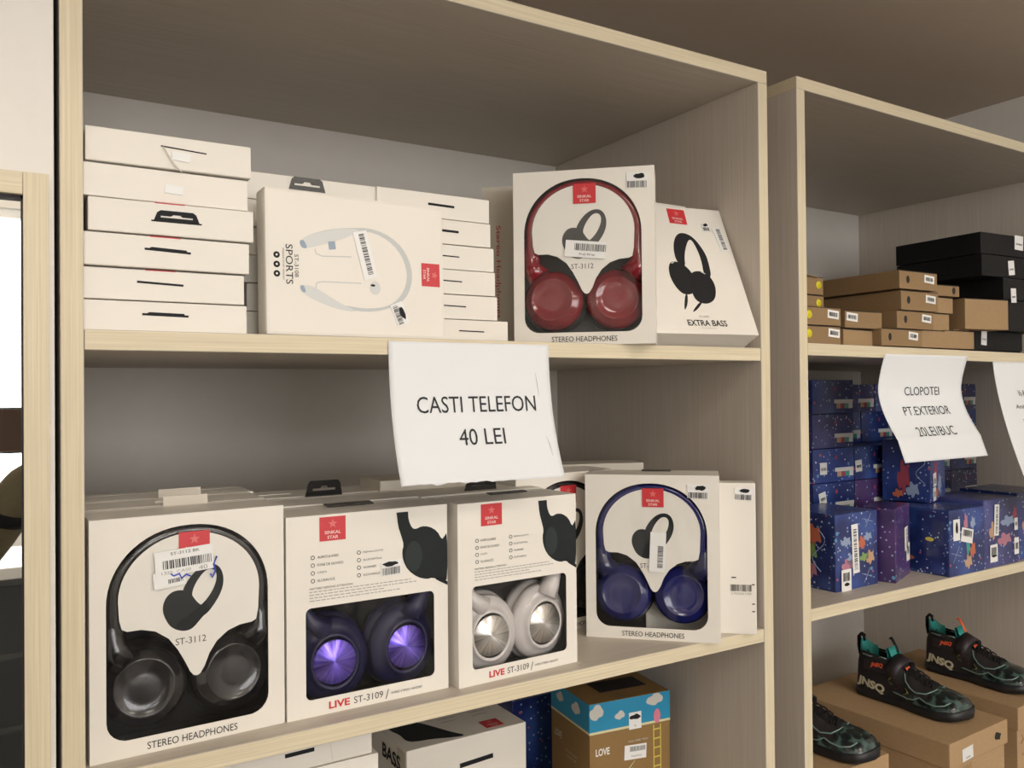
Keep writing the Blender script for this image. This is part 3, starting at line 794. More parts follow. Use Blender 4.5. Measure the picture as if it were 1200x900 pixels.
# extra bass box leaning back
xb = thing('headphone_box', 'white box with a black headphone picture, leaning back at the right end', 'box', (.7365, .004, ZA + .0168), -9.5, None, 1, 25.0)
w, h = .167, .207
flat_box_parts(xb, w, .038, h, 'white_card', .001)
K = lambda pts: [(a / 1000 - w / 2, b / 1000) for a, b in pts]
shape('printed_band', K([(67.5, 111.0), (68.5, 136.5), (79, 157.5), (92, 163), (108.0, 156), (119.6, 130.5), (120.2, 112.5), (117.5, 88), (105.9, 91.5), (109.8, 118.5), (106.1, 145.5), (100.6, 153.0), (92.2, 142.5), (82.6, 121.5), (79.8, 103.5)]), 'black_ink', xb, -.0002, .0002, 2)
shape('printed_cup', K([(51.3, 100.5), (57.0, 111.5), (67.3, 112.9), (77.1, 109.0), (86.4, 98.5), (90.0, 82.5), (82.3, 62.5), (65.5, 59.1), (56.2, 68.0), (50.5, 84.5)]), 'black_ink', xb, -.0003, .0002, 2)
shape('printed_cup', K([(84.2, 94.5), (96.7, 99.5), (110.1, 97.0), (118.2, 85.5), (119.2, 70.5), (112.1, 53.5), (98.3, 46.0), (85.2, 47.9), (78.8, 55.5), (78.2, 74.5)]), 'black_ink', xb, -.0004, .0002, 2)
for q in (K([(67, 61), (70.5, 61), (66, 45), (58, 34), (61, 46)]), K([(86, 49), (91, 49), (80, 38), (70, 32), (74, 38)])): shape('printed_cable', q, 'black_ink', xb, -.0002, .0002, 1)
for q in (K([(58, 110), (63, 112), (63, 110.5), (58.5, 108.5)]), K([(103, 99), (109, 95), (108, 94), (102, 97.5)])): shape('printed_glint', q, 'print_light', xb, -.0006, .0001)
text('lettering', 'EXTRA BASS', .0885 - w / 2, .0165, .062, .0092, 'black_ink', xb, -.0004, bold=.015); text('lettering', 'ST-3106', .086 - w / 2, .0265, .015, .003, 'pale_ink', xb, -.0004); text('lettering', 'STEREO HEADPHONES', .089 - w / 2, .0085, .024, .0016, 'pale_ink', xb, -.0004)
logo(xb, .090 - w / 2, .1895, .0285, -2)
sticker(xb, .1525 - w / 2, .1545, .0135, .040, 5, 61, bars=(.1, 0, .88, .5), vert=True); sticker(xb, .1335 - w / 2, .1735, .0125, .014, 2, 62, bars=(0, -.2, .8, .4), scr=(0, .3, .7, .4))
b = plain('headphone_box', 'white box standing behind the leaning box, only its top edge showing', (.7480, .1350, ZA), 0, .150, .06, .2205, group=None)

# ------------------------------------------------------------------ paper signs


def sign(name, label, cat, x0, x1, z1, z0, prof, skew, unit, loc, lines, rag=0., seed=1, th=.0002, widen=None):
    """sheet taped over a shelf edge; prof(t) gives how far it stands off at t = 0 (top) .. 1 (bottom)"""
    o = thing(name, label, cat, loc, 0, None, unit)
    bm = bmesh.new(); nx, nz = 30, 40; r = random.Random(seed); rg = [r.uniform(0, 1) for _ in range(nx + 1)]
    H = z1 - z0
    yf = lambda X, Zz: prof(min(1.2, max(0, (z1 - Zz) / H)), (X - x0) / (x1 - x0))
    xf = lambda X, Zz: skew * ((z1 - Zz) / H)
    g = []
    for j in range(nz + 1):
        row = []
        for i in range(nx + 1):
            X = x0 + (x1 - x0) * i / nx; Zz = z1 - H * j / nz
            if j == nz and rag: Zz += rag * rg[i] * (1 if i < nx * .6 else .25)
            row.append(bm.verts.new((X + xf(X, Zz), yf(X, Zz), Zz)))
        g.append(row)
    for j in range(nz):
        for i in range(nx):
            f = bm.faces.new((g[j][i], g[j + 1][i], g[j + 1][i + 1], g[j][i + 1])); f.smooth = True
    me = tomesh(bm); s = link('sheet', me, 'paper', o)
    md = s.modifiers.new('thickness', 'SOLIDIFY'); md.thickness = th; md.offset = 1
    for (tx, cx, cz, tw, tH, rt) in lines:
        t_ = text('lettering', tx, cx, cz, tw, tH, 'sign_ink', o, -.0007, rot=rt, yfun=yf)
        for v in t_.data.vertices: v.co.x += xf(v.co.x, v.co.z)
    return o, yf


sg, yf = sign('paper_sign', 'white paper price sign for phone headphones hanging from the upper shelf edge', 'sign', -.0995, .0995, .0145, -.1355,
              lambda t, s: -.0012 - .030 * t ** 2.2 - .001 * math.sin(s * 9) * t, .0005, 1, (.3805, 0, 0),
              [('CASTI TELEFON', .0030, -.0525, .1475, .0175, 0), ('40 LEI', .0035, -.0875, .0570, .0175, 0)], rag=.0028, seed=5)
for q in (((.080, -.018), (.0815, -.030), (.083, -.045)), ((.086, -.090), (.0885, -.100), (.090, -.112))):
    bm = bmesh.new(); tube(bm, [(a, yf(a, c) - .0004, c) for a, c in q], [.0001, .00035, .0001], 4); link('crease', tomesh(bm), 'pale_ink', sg)
sign('paper_sign', 'white curling paper price sign for outdoor bells on the right-hand unit', 'sign', -.118, .118, .0050, -.1640,
     lambda t, s: -.0012 + (.014 * math.sin(PI * min(1, t / .8)) if t < .8 else 0) - .050 * max(0, t - .30) ** 1.4, .002, 2, (.3000, -.0005, 0),
     [('CLOPOTEI', .0000, -.0540, .0980, .0140, 0), ('PT.EXTERIOR', .0010, -.0860, .1300, .0140, 0), ('20LEI/BUC', -.0020, -.1190, .1080, .0145, 0)], seed=9)
sign('paper_sign', 'white curling paper notice cut by the right edge of the picture', 'sign', -.105, .105, -.0035, -.260,
     lambda t, s: -.0012 - .060 * t ** 1.6, .024, 2, (.6020, -.0005, 0),
     [('Va R', -.0265, -.0600, .0230, .0105, 0), ('Ambalaj', -.0290, -.0850, .0520, .0100, 0), ('Exp', -.0320, -.1120, .0200, .0110, 0)], seed=12)

# ------------------------------------------------------------------ lower shelf of the left unit
o = plain('headphone_box', 'white box lying on top of the right pile on the lowest visible shelf', (.4835, .2090, ZC + .158), 0, .185, .205, .086, 'white_card', group=None, bev=.0015)
o['label'] = 'large white box with a black slot, lying on the pile at bottom centre'
slot(o, .012, .050, .052, .0062, rot=3, name='hang_slot')
q = [(-.0845, .02), (-.045, .012), (-.01, .03), (.003, .03), (.0, .04), (-.02, .05), (-.055, .10), (-.0845, .11)]
bm = bmesh.new(); v = [bm.verts.new((a, c, .0862)) for a, c in smooth_closed([(-.085, .075), (-.078, .055), (-.080, .03), (-.070, .022), (-.045, .018), (-.022, .008), (.0, .004), (-.012, .022), (-.022, .045), (-.04, .085), (-.06, .10), (-.08, .10)], 2)]; bm.faces.new(v); link('printed_headphone', tomesh(bm), 'headphone_print', o)
l_ = logo(o, .045, .0866, .028, m='red_dull'); l_.location = (.048, .022, .0866); l_.rotation_euler = (rad(-90), 0, 0)
r = random.Random(8)
for c_ in (-.0, .05):
    bm = bmesh.new()
    for k_ in range(5):
        y = .06 + .012 * k_
        a = c_ - .012
        v = [bm.verts.new(p_) for p_ in ((a, y, .0863), (a + r.uniform(.018, .03), y, .0863), (a + .026, y + .0016, .0863), (a, y + .0016, .0863))]; bm.faces.new(v)
    link('fine_print', tomesh(bm), 'pale_ink', o)
t_ = text('lettering', 'BASS', 0, 0, .062, .020, 'black_ink', o, 0, bold=.03); t_.location = (-.0932, .050, .062); t_.rotation_euler = (0, 0, rad(-90))
link('side_wrap', boxmesh(-.0928, -.0924, .004, .03, .004, .082), 'grey_card', o)
plain('headphone_box', 'white box under the one with the black slot, bottom centre', (.470, .2250, ZC + .0785), 0, .18, .2, .0790, group=None)
plain('headphone_box', 'white box at the foot of the bottom centre pile', (.470, .2250, ZC), 0, .18, .2, .078, group=None)
o = plain('headphone_box', 'white box with a thin black slot in the left pile on the lowest visible shelf', (.1940, .0600, ZC + .3210), 0, .180, .2, .0370, group=None)
slot(o, .010, .0185, .031, .0042, rot=1, name='hang_slot')
bm = bmesh.new(); polyface(bm, [(.040, .036), (.0405, .036), (.046, .002), (.0455, .002)], -.0003, 0); link('crease', tomesh(bm), 'grey_card', o)
plain('headphone_box', 'white box jutting right, under the thin slotted box', (.2010, .0590, ZC + .2410), 0, .180, .2, .0790, group=None)
plain('headphone_box', 'white box at the foot of the left pile on the lowest visible shelf', (.1980, .0610, ZC), 0, .180, .2, .0790, group=None)
plain('headphone_box', 'second white box up in the left pile on the lowest visible shelf', (.1980, .0600, ZC + .0800), 0, .180, .2, .0790, group=None)
plain('headphone_box', 'third white box up in the left pile on the lowest visible shelf', (.1970, .0620, ZC + .1600), 0, .180, .2, .0790, group=None)
# brown gift box with a blue cloudy band
g = thing('gift_box', 'brown cardboard box with a blue cloud band and a yellow ladder', 'box', (.7215, .1540, ZC), -7)
w, d, h = .137, .12, .267
HB = h - .0405
bm = bmesh.new(); fs = bbox(bm, -w / 2, w / 2, 0, d, 0, h); bmesh.ops.bevel(bm, geom=list(bm.edges), offset=.0008, segments=1, affect='EDGES'); link('carton', tomesh(bm), 'kraft_brown', g)
def band(n, z0, z1, m, off=.0003):
    bm = bmesh.new(); e = off
    for q in (((-w / 2 - e, -e), (w / 2 + e, -e)), ((-w / 2 - e, d), (-w / 2 - e, -e)), ((w / 2 + e, -e), (w / 2 + e, d))):
        v = [bm.verts.new((q[0][0], q[0][1], z0)), bm.verts.new((q[1][0], q[1][1], z0)), bm.verts.new((q[1][0], q[1][1], z1)), bm.verts.new((q[0][0], q[0][1], z1))]; bm.faces.new(v)
    return link(n, tomesh(bm), m, g)
band('sky_band', HB, h - .0004, 'art_sky'); band('cream_line', HB - .0035, HB, 'cream_line', .0005)
CL = [(-1, -.3), (-.75, .35), (-.3, .45), (-.1, .9), (.5, .95), (.75, .45), (1, .1), (.85, -.5), (.35, -.55), (.1, -.9), (-.5, -.7)]
for cx, cz, sx, sz in ((-.0585, h - .0135, .0135, .0125), (-.0185, h - .023, .009, .007), (.0415, h - .009, .0155, .0105)): shape('cloud', [(max(-w / 2, cx + a * sx), min(h - .0005, cz + c * sz)) for a, c in CL], 'cloud_white', g, -.0006, .0002, 1)
for cy, cz, s in ((.040, h - .018, .014), (.090, h - .017, .012)):
    bm = bmesh.new(); v = [bm.verts.new((-w / 2 - .0006, cy - a * s, cz + c * s * .75)) for a, c in smooth_closed(CL, 1)]; bm.faces.new(v); link('cloud', tomesh(bm), 'cloud_white', g)
sticker(g, .0075, h - .0345, .021, .0245, 0, 71, bars=(0, -.3, .1, .1), scr=(.0, .22, .95, .36))
bm = bmesh.new()
lx, rx = .0395, .0515
for x in (lx, rx): polyface(bm, [(x - .0008, .04), (x + .0008, .04), (x + .0008, HB - .006), (x - .0008, HB - .006)], -.0006, .0002)
for k in range(13):
    z = HB - .014 - k * .0135; polyface(bm, [(lx, z), (rx, z + .0005), (rx, z + .0025), (lx, z + .002)], -.0007, .0002)
link('ladder', tomesh(bm), 'ladder_yellow', g)
shape('balloon', ell(.0455, HB + .0065, .0060, .0105), 'balloon_pink', g, -.0010, .0002); shape('balloon', ell(.0015, HB - .075, .0080, .013), 'balloon_blue', g, -.0006, .0002)
bm = bmesh.new(); tube(bm, [(.006, -.0008, HB - .052), (-.004, -.0008, HB - .062), (-.008, -.0008, HB - .078), (-.009, -.0008, HB - .11)], .0006, 4); link('balloon_string', tomesh(bm), 'cream_line', g)
text('lettering', 'LOVE', -.0475, HB - .030, .023, .0105, 'insert_card', g, -.0006, bold=.03); text('lettering', 'YOU FOR YOU', .012, HB - .0235, .034, .003, 'cloud_white', g, -.0006)
for s_, y0, z0, ww, hh in (('LOVE', .096, HB - .034, .022, .010), ('FOR YOUR HEART', .055, HB - .050, .036, .003), ('ALL THE TIME', .055, HB - .057, .030, .003)):
    t_ = text('lettering', s_, 0, 0, ww, hh, 'cloud_white' if s_ == 'LOVE' else 'pale_ink', g, 0, bold=.01); t_.location = (-w / 2 - .0005, y0, z0); t_.rotation_euler = (0, 0, rad(-90))
sticker(g, .0075, HB - .0395, .0375, .021, -3, 72, bars=(.1, .22, .72, .34), digits=('Preț 30 lei', .05, -.28, .45, .15))
bm = bmesh.new(); polyface(bm, [(-w / 2, HB - .118), (w / 2, HB - .108), (w / 2, HB - .1055), (-w / 2, HB - .1155)], -.0005, .0001); link('dark_line', tomesh(bm), 'dark_hole', g)
bm = bmesh.new(); bbox(bm, -.03, .05, .035, .075, h, h + .0006); link('top_patch', tomesh(bm), 'black_card', g)
link('top_tape', boxmesh(-.016, -.004, .0, .11, h, h + .0004), 'clear_film', g)
# things in the dark beside it
o = plain('storage_box', 'dark blue box in the shade between the white pile and the brown box', (.7050, .3520, ZC), 0, .13, .1, .215, 'galaxy_a', group=None)
plain('storage_box', 'low brown carton behind the brown gift box in the corner', (.775, .3000, ZC), 0, .0001 + .1, .02, .12, 'kraft', group=None)

# ------------------------------------------------------------------ right unit, upper shelf: kraft and black boxes
ORDK = {0: 'lowest', 1: 'second from the bottom', 2: 'third from the bottom', 3: 'topmost'}


def kbox(label, x0, x1, y, z0, z1, d=.24, yaw=0., group='slim kraft boxes', m='kraft', hole=None, st=None, yel=None, tilt=0., name='kraft_box', gap=True, lift=0.):
    w = x1 - x0; h = z1 - z0 - .0012
    o = thing(name, label, 'box', ((x0 + x1) / 2, y, z0), yaw, group, 2, tilt)
    lid = h * .30
    link('carton', boxmesh(-w / 2, w / 2, 0, d, 0, h, .0008), m, o)
    if hole is not None:
        shape('finger_hole', ell(hole, h * .52, .0042, .0062, 16), 'dark_hole', o, -.0003, .0001)
    if yel is not None:
        s = link('price_dot', lathe([(0, 0), (.0062, 0), (.0062, .0003), (0, .0003)], 20), 'yellow_sticker', o, (yel, -.0005, h * .55)); text('lettering', '20', 0, 0, .005, .005, 'yellow_ink', s, -.0002)
    if st is not None:
        sticker(o, st, h * .62, .026, .0125, -4, int(abs(x0) * 1e4), y=-.0006, bars=(0, 0, .72, .5))
    link('lid_fold', boxmesh(-w / 2 + .001, w / 2 - .001, -.0004, 0, h - .0012, h), 'dark_hole', o)
    return o


g1 = 'kraft boxes in the stack against the left panel'
kbox('lowest kraft box of the stack touching the left panel, yellow dot', .001, .081, .004, ZA, .0455, .2, group=g1, yel=-.033, st=.024)
kbox('second kraft box up against the left panel, yellow dot', .001, .082, .004, .0455, .0735, .2, group=g1, yel=-.033, st=.022)
kbox('third kraft box up against the left panel, set back, yellow dot', .0485, .130, .07, .0735, .1015, .2, group=g1, yel=.028)
o = kbox('topmost kraft box against the left panel, set back, yellow dot', .0480, .129, .07, .1015, .131, .2, group=g1, yel=.029)
link('open_flap', boxmesh(-.04, .02, -.004, .004, .0285, .0295), 'kraft', o, (0, 0, 0), (0, rad(6), 0))
kbox('flattened kraft box lying at the bottom between the two kraft stacks', .092, .178, .010, ZA, .0435, .15, 4, group=None, m='kraft_mid')
kbox('tilted kraft box with a slanted label between the two kraft stacks', .094, .182, .004, .0440, .0715, .15, -2, group=None, m='kraft', st=-.028)
g2 = 'kraft boxes with finger holes, middle stack'
kbox('lowest finger-holed kraft box of the middle stack', .172, .285, -.002, ZA, .0465, .26, 1, group=g2, hole=-.034, st=.030)
kbox('second finger-holed kraft box of the middle stack', .215, .316, -.002, .0465, .0765, .26, 0, group=g2, hole=-.028, st=.030)
kbox('third finger-holed kraft box of the middle stack', .226, .324, -.004, .0765, .1090, .26, -2, group=g2, hole=-.030, st=.028)
o = kbox('topmost finger-holed kraft box of the middle stack', .219, .318, -.006, .1100, .1405, .26, -2, group=g2, hole=-.028, st=.028)
g3 = 'kraft boxes right of the finger-holed stack'
kbox('lowest plain kraft box right of the finger-holed stack', .288, .360, .004, ZA, .0480, .2, 0, group=g3, m='kraft_mid')
kbox('second plain kraft box right of the finger-holed stack', .318, .386, .012, .0480, .0780, .2, 0, group=g3, m='kraft_mid')
kbox('third plain kraft box right of the finger-holed stack', .327, .398, .012, .0780, .1060, .2, 0, group=g3, m='kraft_mid')
kbox('tilted kraft box, finger hole at its right, on the plain stack', .3310, .4080, .010, .1070, .1270, .2, -6, group=None, m='kraft', hole=.024)
kbox('upright kraft box under the boxy one beside the black boxes', .363, .452, .006, ZA, .0500, .16, 0, group=None, m='kraft_mid')
o = kbox('boxy light kraft box in front of the black boxes', .412, .518, -.010, .0520, .1060, .11, -10, group=None, m='kraft_mid')
plain('kraft_box', 'flat kraft box between the upright and the boxy one', (.425, .012, .0500), 0, .05, .1, .0019, 'kraft', None, 2)
g4 = 'black boxes stacked on the right'
for j, (x0, x1, z0, z1, yaw, sx, sz, y, lab) in enumerate((
        (.462, .640, ZA, .052, 0, -.045, .016, .018, 'lowest black box, label low down, right of the kraft boxes'),
        (.532, .690, .053, .108, 0, -.048, .028, -.002, 'second black box up, behind the boxy kraft box'),
        (.532, .690, .109, .148, 0, -.045, -.002, -.004, 'third black box up, wide white label'),
        (.476, .640, .149, .187, -4, .005, .012, -.002, 'fourth black box up, in creased wrap, tilted label'),
        (.474, .640, .188, .226, -4, .030, .020, -.002, 'topmost black box in the front black stack'))):
    o = thing('black_box', lab, 'box', ((x0 + x1) / 2, y, z0), yaw, g4, 2); w = x1 - x0
    link('carton', boxmesh(-w / 2, w / 2, 0, .17, 0, z1 - z0, .001), 'black_card', o)
    if j != 1: sticker(o, sx, sz + .006 if j != 2 else .008, .018 if j < 4 else .026, .026, (-4, 0, 3, 6, -2)[j], 80 + j, y=-.0007, bars=(0, -.1, .7, .12))
for k in range(3):
    o = thing('black_box', ['lowest black box cut by the picture edge, behind the front black stack', 'middle black box cut by the picture edge, behind the front black stack', 'highest black box cut by the picture edge, behind the front black stack'][k], 'box', (.765, .12, ZA + .078 * k), 0, 'black boxes at the picture edge', 2)
    link('carton', boxmesh(-.075, .075, 0, .17, 0, .077, .001), 'black_card', o)

# ------------------------------------------------------------------ right unit, middle shelf: blue toy boxes
SP = [(-1, -.1), (-.75, .3), (-.35, .2), (-.45, .75), (-.1, 1), (.15, .55), (.45, .6), (.85, .75), (.7, .3), (.9, -.1), (.95, -.6), (.4, -.35), (.25, -.8), (-.1, -1), (-.2, -.5), (-.6, -.75)]


def row_box(x0, x1, y, z0, z1, lab, gi, st=None, purple=False):
    w = x1 - x0; h = z1 - z0 - .001
    o = thing('toy_box', lab, 'box', ((x0 + x1) / 2, y, z0), 0, 'blue starry boxes stacked at the back', 2)
    link('carton', boxmesh(-w / 2, w / 2, 0, .1, 0, h, .0008), 'galaxy_c' if purple else 'galaxy_%s' % 'abd'[gi % 3], o)
    s = link('swatch_strip', boxmesh(.003, w / 2 - .002, -.0004, 0, .018, .025), 'strip_white', o)
    ww = (w / 2 - .012) / 4
    for k, m in enumerate(('art_peach', 'art_red', 'art_teal', 'strip_white')):
        link('swatch', boxmesh(.009 + k * ww, .009 + (k + 1) * ww, -.0004, 0, .009, .018), m, s)
    shape('pink_print', [(.006 + a * .0035, h - .016 + b * .005) for a, b in SP], 'art_red', o, -.0003, .0001, 1)
    if st: sticker(o, st[0], h * .42 if len(st) < 3 else st[2], .019, .021, st[1], gi + 90, y=-.0009, bars=(0, -.05, .7, .25))
    return o


rows = [-.032, -.093, -.154, -.215, -.276]
ordn = ['top row', 'second row from the top', 'third row from the top', 'fourth row from the top']
cols = [(.214, .329), (.331, .436), (.438, .540), (.542, .640), (.642, .738)]
cn = ['against the left panel', 'second in from the left panel', 'third in from the left panel', 'fourth in, behind the bell sign', 'right of the bell sign']
gi = 0
for c, (a, b_) in enumerate(cols):
    for r_ in range(4):
        z1, z0 = rows[r_], rows[r_ + 1]
        back = .0
        if c in (1, 2) and r_ in (0, 1): back = .03 if r_ == 0 else .06
        st = {(0, 2): (-.03, 0), (0, 3): (-.033, 12, .034), (1, 2): (-.042, 5), (2, 2): (-.042, 2), (4, 0): (-.034, 3)}.get((c, r_))
        row_box(a, b_, .160 + back, z0, z1 - (.008 if (c and r_ == 0) else 0), 'blue starry box, %s, %s' % (ordn[r_], cn[c]), gi, st, purple=(c, r_) == (1, 3)); gi += 1
    o = thing('toy_box', 'larger blue starry box under the rows, ' + cn[c], 'box', ((a + b_) / 2, .163, ZB), 0, 'large boxes under the starry rows', 2)
    w = b_ - a; link('carton', boxmesh(-w / 2, w / 2, 0, .16, 0, rows[4] - ZB - .001, .001), 'galaxy_b', o)


def cross(o, cx, cz, s, y=-.0006):
    for q in (35, 145): link('sparkle', boxmesh(-s, s, 0, .0002, -.0005, .0005), 'art_pale', o, (cx, y, cz), (0, rad(-q - 20), 0))


def cube(lab, x, y, z, w, d, h, yaw, m, art=0, stk=()):
    """box with its front-left bottom corner at x, y"""
    c, s = math.cos(rad(yaw)), math.sin(rad(yaw))
    o = thing('toy_box', lab, 'box', (x + c * w / 2, y + s * w / 2, z), yaw, 'blue starry boxes in front', 2)
    link('carton', boxmesh(-w / 2, w / 2, 0, d, 0, h, .0012), m, o)
    fr = link('front_print', boxmesh(-w / 2 + .002, w / 2 - .002, -.0002, .0004, .002, h - .002), m, o)
    A = lambda n, cx, cz, sx, sz, mm, pts=SP, yy=-.0005: shape(n, [(cx + a * sx, cz + b * sz) for a, b in pts], mm, fr, yy, .0002, 1)
    if art == 1:
        A('print_blob', .012, .072, .011, .012, 'art_orange'); A('print_blob', .018, .048, .013, .008, 'art_green'); A('print_blob', .034, .046, .012, .013, 'art_peach')
        A('print_blob', -.029, .077, .014, .009, 'art_pale'); A('print_blob', .028, .080, .012, .008, 'art_pale'); A('print_blob', -.026, .040, .016, .011, 'art_pink')
        A('print_blob', -.018, .048, .009, .012, 'art_pale')
        cross(fr, .030, .106, .013); cross(fr, .026, .018, .014)
        s_ = link('side_print', boxmesh(-.0002, 0, .008, d - .008, .004, h - .004), m, o, (-w / 2 - .0001, 0, 0))
        for cy, cz, r1, r2, mm in ((.040, .085, .016, .02, 'art_orange'), (.050, .060, .018, .02, 'art_green'), (.075, .045, .02, .022, 'art_red'), (.045, .030, .012, .016, 'art_pink'), (.085, .070, .014, .02, 'art_orange')):
            bm = bmesh.new(); v = [bm.verts.new((-.0006, cy - a * r1, cz + b * r2)) for a, b in smooth_closed(SP, 1)]; bm.faces.new(v); link('print_blob', tomesh(bm), mm, s_)
        bm = bmesh.new(); tube(bm, [(-.0008, .030 - .012 * math.sin(i * .6), .095 - i * .006) for i in range(12)], .0007, 4); link('print_curl', tomesh(bm), 'art_pale', s_)
    if art == 2:
        A('print_blob', -.004, .088, .007, .018, 'art_pink'); A('print_blob', .018, .086, .008, .012, 'art_pale'); A('print_blob', .003, .050, .006, .024, 'art_teal'); A('print_blob', .017, .040, .009, .016, 'art_orange'); A('print_blob', .003, .021, .012, .014, 'art_peach')
        cross(fr, -.034, .036, .016)
        s_ = link('side_print', boxmesh(-.0002, 0, .008, d - .008, .004, h - .004), m, o, (-w / 2 - .0001, 0, 0))
        for cy, cz, r1, mm in ((.034, .060, .0060, 'art_yellow'), (.086, .082, .0050, 'art_red'), (.070, .024, .0060, 'art_orange')):
            bm = bmesh.new(); v = [bm.verts.new((-.0006, cy + a * 1.3, cz + b)) for a, b in ell(0, 0, r1, r1 * .6, 14)]; bm.faces.new(v); link('print_blob', tomesh(bm), mm, s_)
    if art == 3:
        A('print_blob', -.028, .065, .016, .018, 'art_peach'); A('print_blob', .022, .078, .026, .011, 'art_pale'); A('print_blob', .010, .046, .026, .013, 'art_pink'); A('print_blob', .048, .090, .008, .014, 'art_red')
    if art == 4:
        A('print_blob', -.02, .05, .014, .03, 'art_red'); A('print_blob', .01, .03, .015, .02, 'art_pale'); A('print_blob', -.01, .015, .012, .01, 'art_orange'); cross(fr, .02, .016, .013)
        s_ = link('side_print', boxmesh(-.0002, 0, .008, d - .008, .004, h - .004), m, o, (-w / 2 - .0001, 0, 0))
        for cy, cz, r1, r2, mm in ((.045, .045, .012, .034, 'art_red'), (.030, .022, .012, .016, 'art_pale'), (.055, .014, .010, .009, 'art_orange')):
            bm = bmesh.new(); v = [bm.verts.new((-.0006, cy - a * r1, cz + b * r2)) for a, b in smooth_closed(SP, 1)]; bm.faces.new(v); link('print_blob', tomesh(bm), mm, s_)
        bm = bmesh.new(); tube(bm, [(-.0008, .016 - .008 * math.sin(i * .7), .085 - i * .005) for i in range(12)], .0007, 4); link('print_curl', tomesh(bm), 'art_pale', s_)
    for q in stk: sticker(o, q[0], q[1], q[2], q[3], q[4], int(q[0] * 1e4) + 777, y=-.0016, bars=q[5], vert=q[6] if len(q) > 6 else False, scr=q[7] if len(q) > 7 else None)
    return o


cube('blue starry cube nearest the left panel, front row', .113, .042, ZB, .111, .105, .121, 1, 'galaxy_a', 1,
     [(-.006, .064, .017, .078, 3, (.0, .0, .85, .5), True), (-.030, .017, .025, .034, 0, (0, .15, .7, .4), False, (0, -.2, .6, .15))])
cube('purple starry box turned a little, beside the front cube', .2470, .027, ZB, .100, .052, .121, 20, 'galaxy_c', 0,
     [(.018, .064, .022, .040, 3, (.2, 0, .8, .3), True), (.030, .040, .022, .030, 0, (0, .1, .7, .4))])
cube('blue starry box in the middle of the front row, two stickers', .3590, .002, ZB, .109, .105, .112, 0, 'galaxy_a', 2,
     [(-.034, .078, .020, .036, 0, (.1, .0, .3, .2), True, (.0, .1, .35, .6)), (-.002, .066, .036, .024, -12, (0, .15, .75, .45))])
cube('blue starry box in the front row right of the middle one, tall sticker', .4710, .004, ZB, .118, .105, .120, 1, 'galaxy_b', 3,
     [(-.018, .083, .016, .055, -4, (.0, .0, .88, .45), True), (-.029, .025, .025, .031, 0, (0, .1, .7, .5), False, (0, -.15, .7, .15)), (.050, .070, .012, .022, 0, (0, 0, .6, .3)), (.051, .030, .016, .030, 0, (0, 0, .7, .4))])
cube('blue starry box at the picture edge, front row', .5950, .010, ZB, .120, .105, .124, 1, 'galaxy_d', 3)
cube('blue starry box stacked on the front row, under the bell sign', .4200, .0700, ZB + .113, .110, .082, .112, 18, 'galaxy_d', 4,
     [(-.030, .040, .022, .024, 4, (0, -.1, .7, .4)), (-.032, .014, .020, .024, 4, (0, 0, .6, .4))])

# ------------------------------------------------------------------ right unit, lower shelf: shoe boxes and shoes


def shoe_box(lab, x, y, z, w, d, h, yaw):
    c, s = math.cos(rad(yaw)), math.sin(rad(yaw))
    o = thing('shoe_box', lab, 'box', (x + c * w / 2, y + s * w / 2, z), yaw, 'kraft shoe boxes with shoes on top', 2)
    L = .042
    link('carton', boxmesh(-w / 2 + .004, w / 2 - .004, .004, d - .004, 0, h - L + .001, .001), 'kraft_light', o)
    link('lid', boxmesh(-w / 2, w / 2, 0, d, h - L, h, .0014), 'kraft_light', o)
    return o


sb = shoe_box('kraft shoe box in the middle, torn white label and black blot on its lid', .324, -.014, ZC, .190, .300, .120, 1.5)
sticker(sb, -.040, .093, .034, .021, 3, 201, bars=(.0, -.28, .4, .12), name='torn_label')
scribble(sb, .060, .098, .022, .018, 44, name='ink_blot', m='dark_hole')
for k, (s_, cx, cz, ww) in enumerate((('151 WHS', -.045, .066, .052), ('Orange', -.030, .052, .036))):
    text('lettering', s_, cx, cz, ww, .011 if k == 0 else .009, 'kraft_brown', sb, .0038, rot=2, slant=.2)
sb1 = shoe_box('kraft shoe box at the left, partly behind the side panel', .070, .050, ZC, .186, .200, .100, 0)
shape('stamp', ell(.05, .03, .02, .012), 'kraft_brown', sb1, .0038, .0001)
sb3 = shoe_box('kraft shoe box at the right edge of the picture', .580, .006, ZC, .190, .300, .120, 1)
for q in (((.010, .050), (.018, .058), (.012, .066)), ((.012, .030), (.030, .030))):
    bm = bmesh.new(); tube(bm, [(-.088 + a, .0036, c) for a, c in q], .0006, 4); link('pen_mark', tomesh(bm), 'kraft_brown', sb3)


def lerp(tab, s):
    for (a, va), (b, vb) in zip(tab, tab[1:]):
        if s <= b: t = (s - a) / (b - a); t = t * t * (3 - 2 * t); return va + (vb - va) * t
    return tab[-1][1]


LEN = .205
HW = [(0, .014), (.05, .026), (.2, .029), (.45, .0285), (.65, .036), (.8, .038), (.92, .0335), (.975, .023), (1, .006)]      # half width at the sole
TOP = [(0, .060), (.05, .078), (.22, .076), (.36, .074), (.50, .059), (.66, .046), (.80, .041), (.92, .035), (1, .019)]   # height of the upper
SOLE = [(0, .014), (.3, .013), (.55, .016), (.8, .016), (1, .014)]
OP = [(0, .70), (.22, .62), (.36, .55), (.5, .50), (.66, .55), (.8, .60), (1, .6)]                                # how round the top is


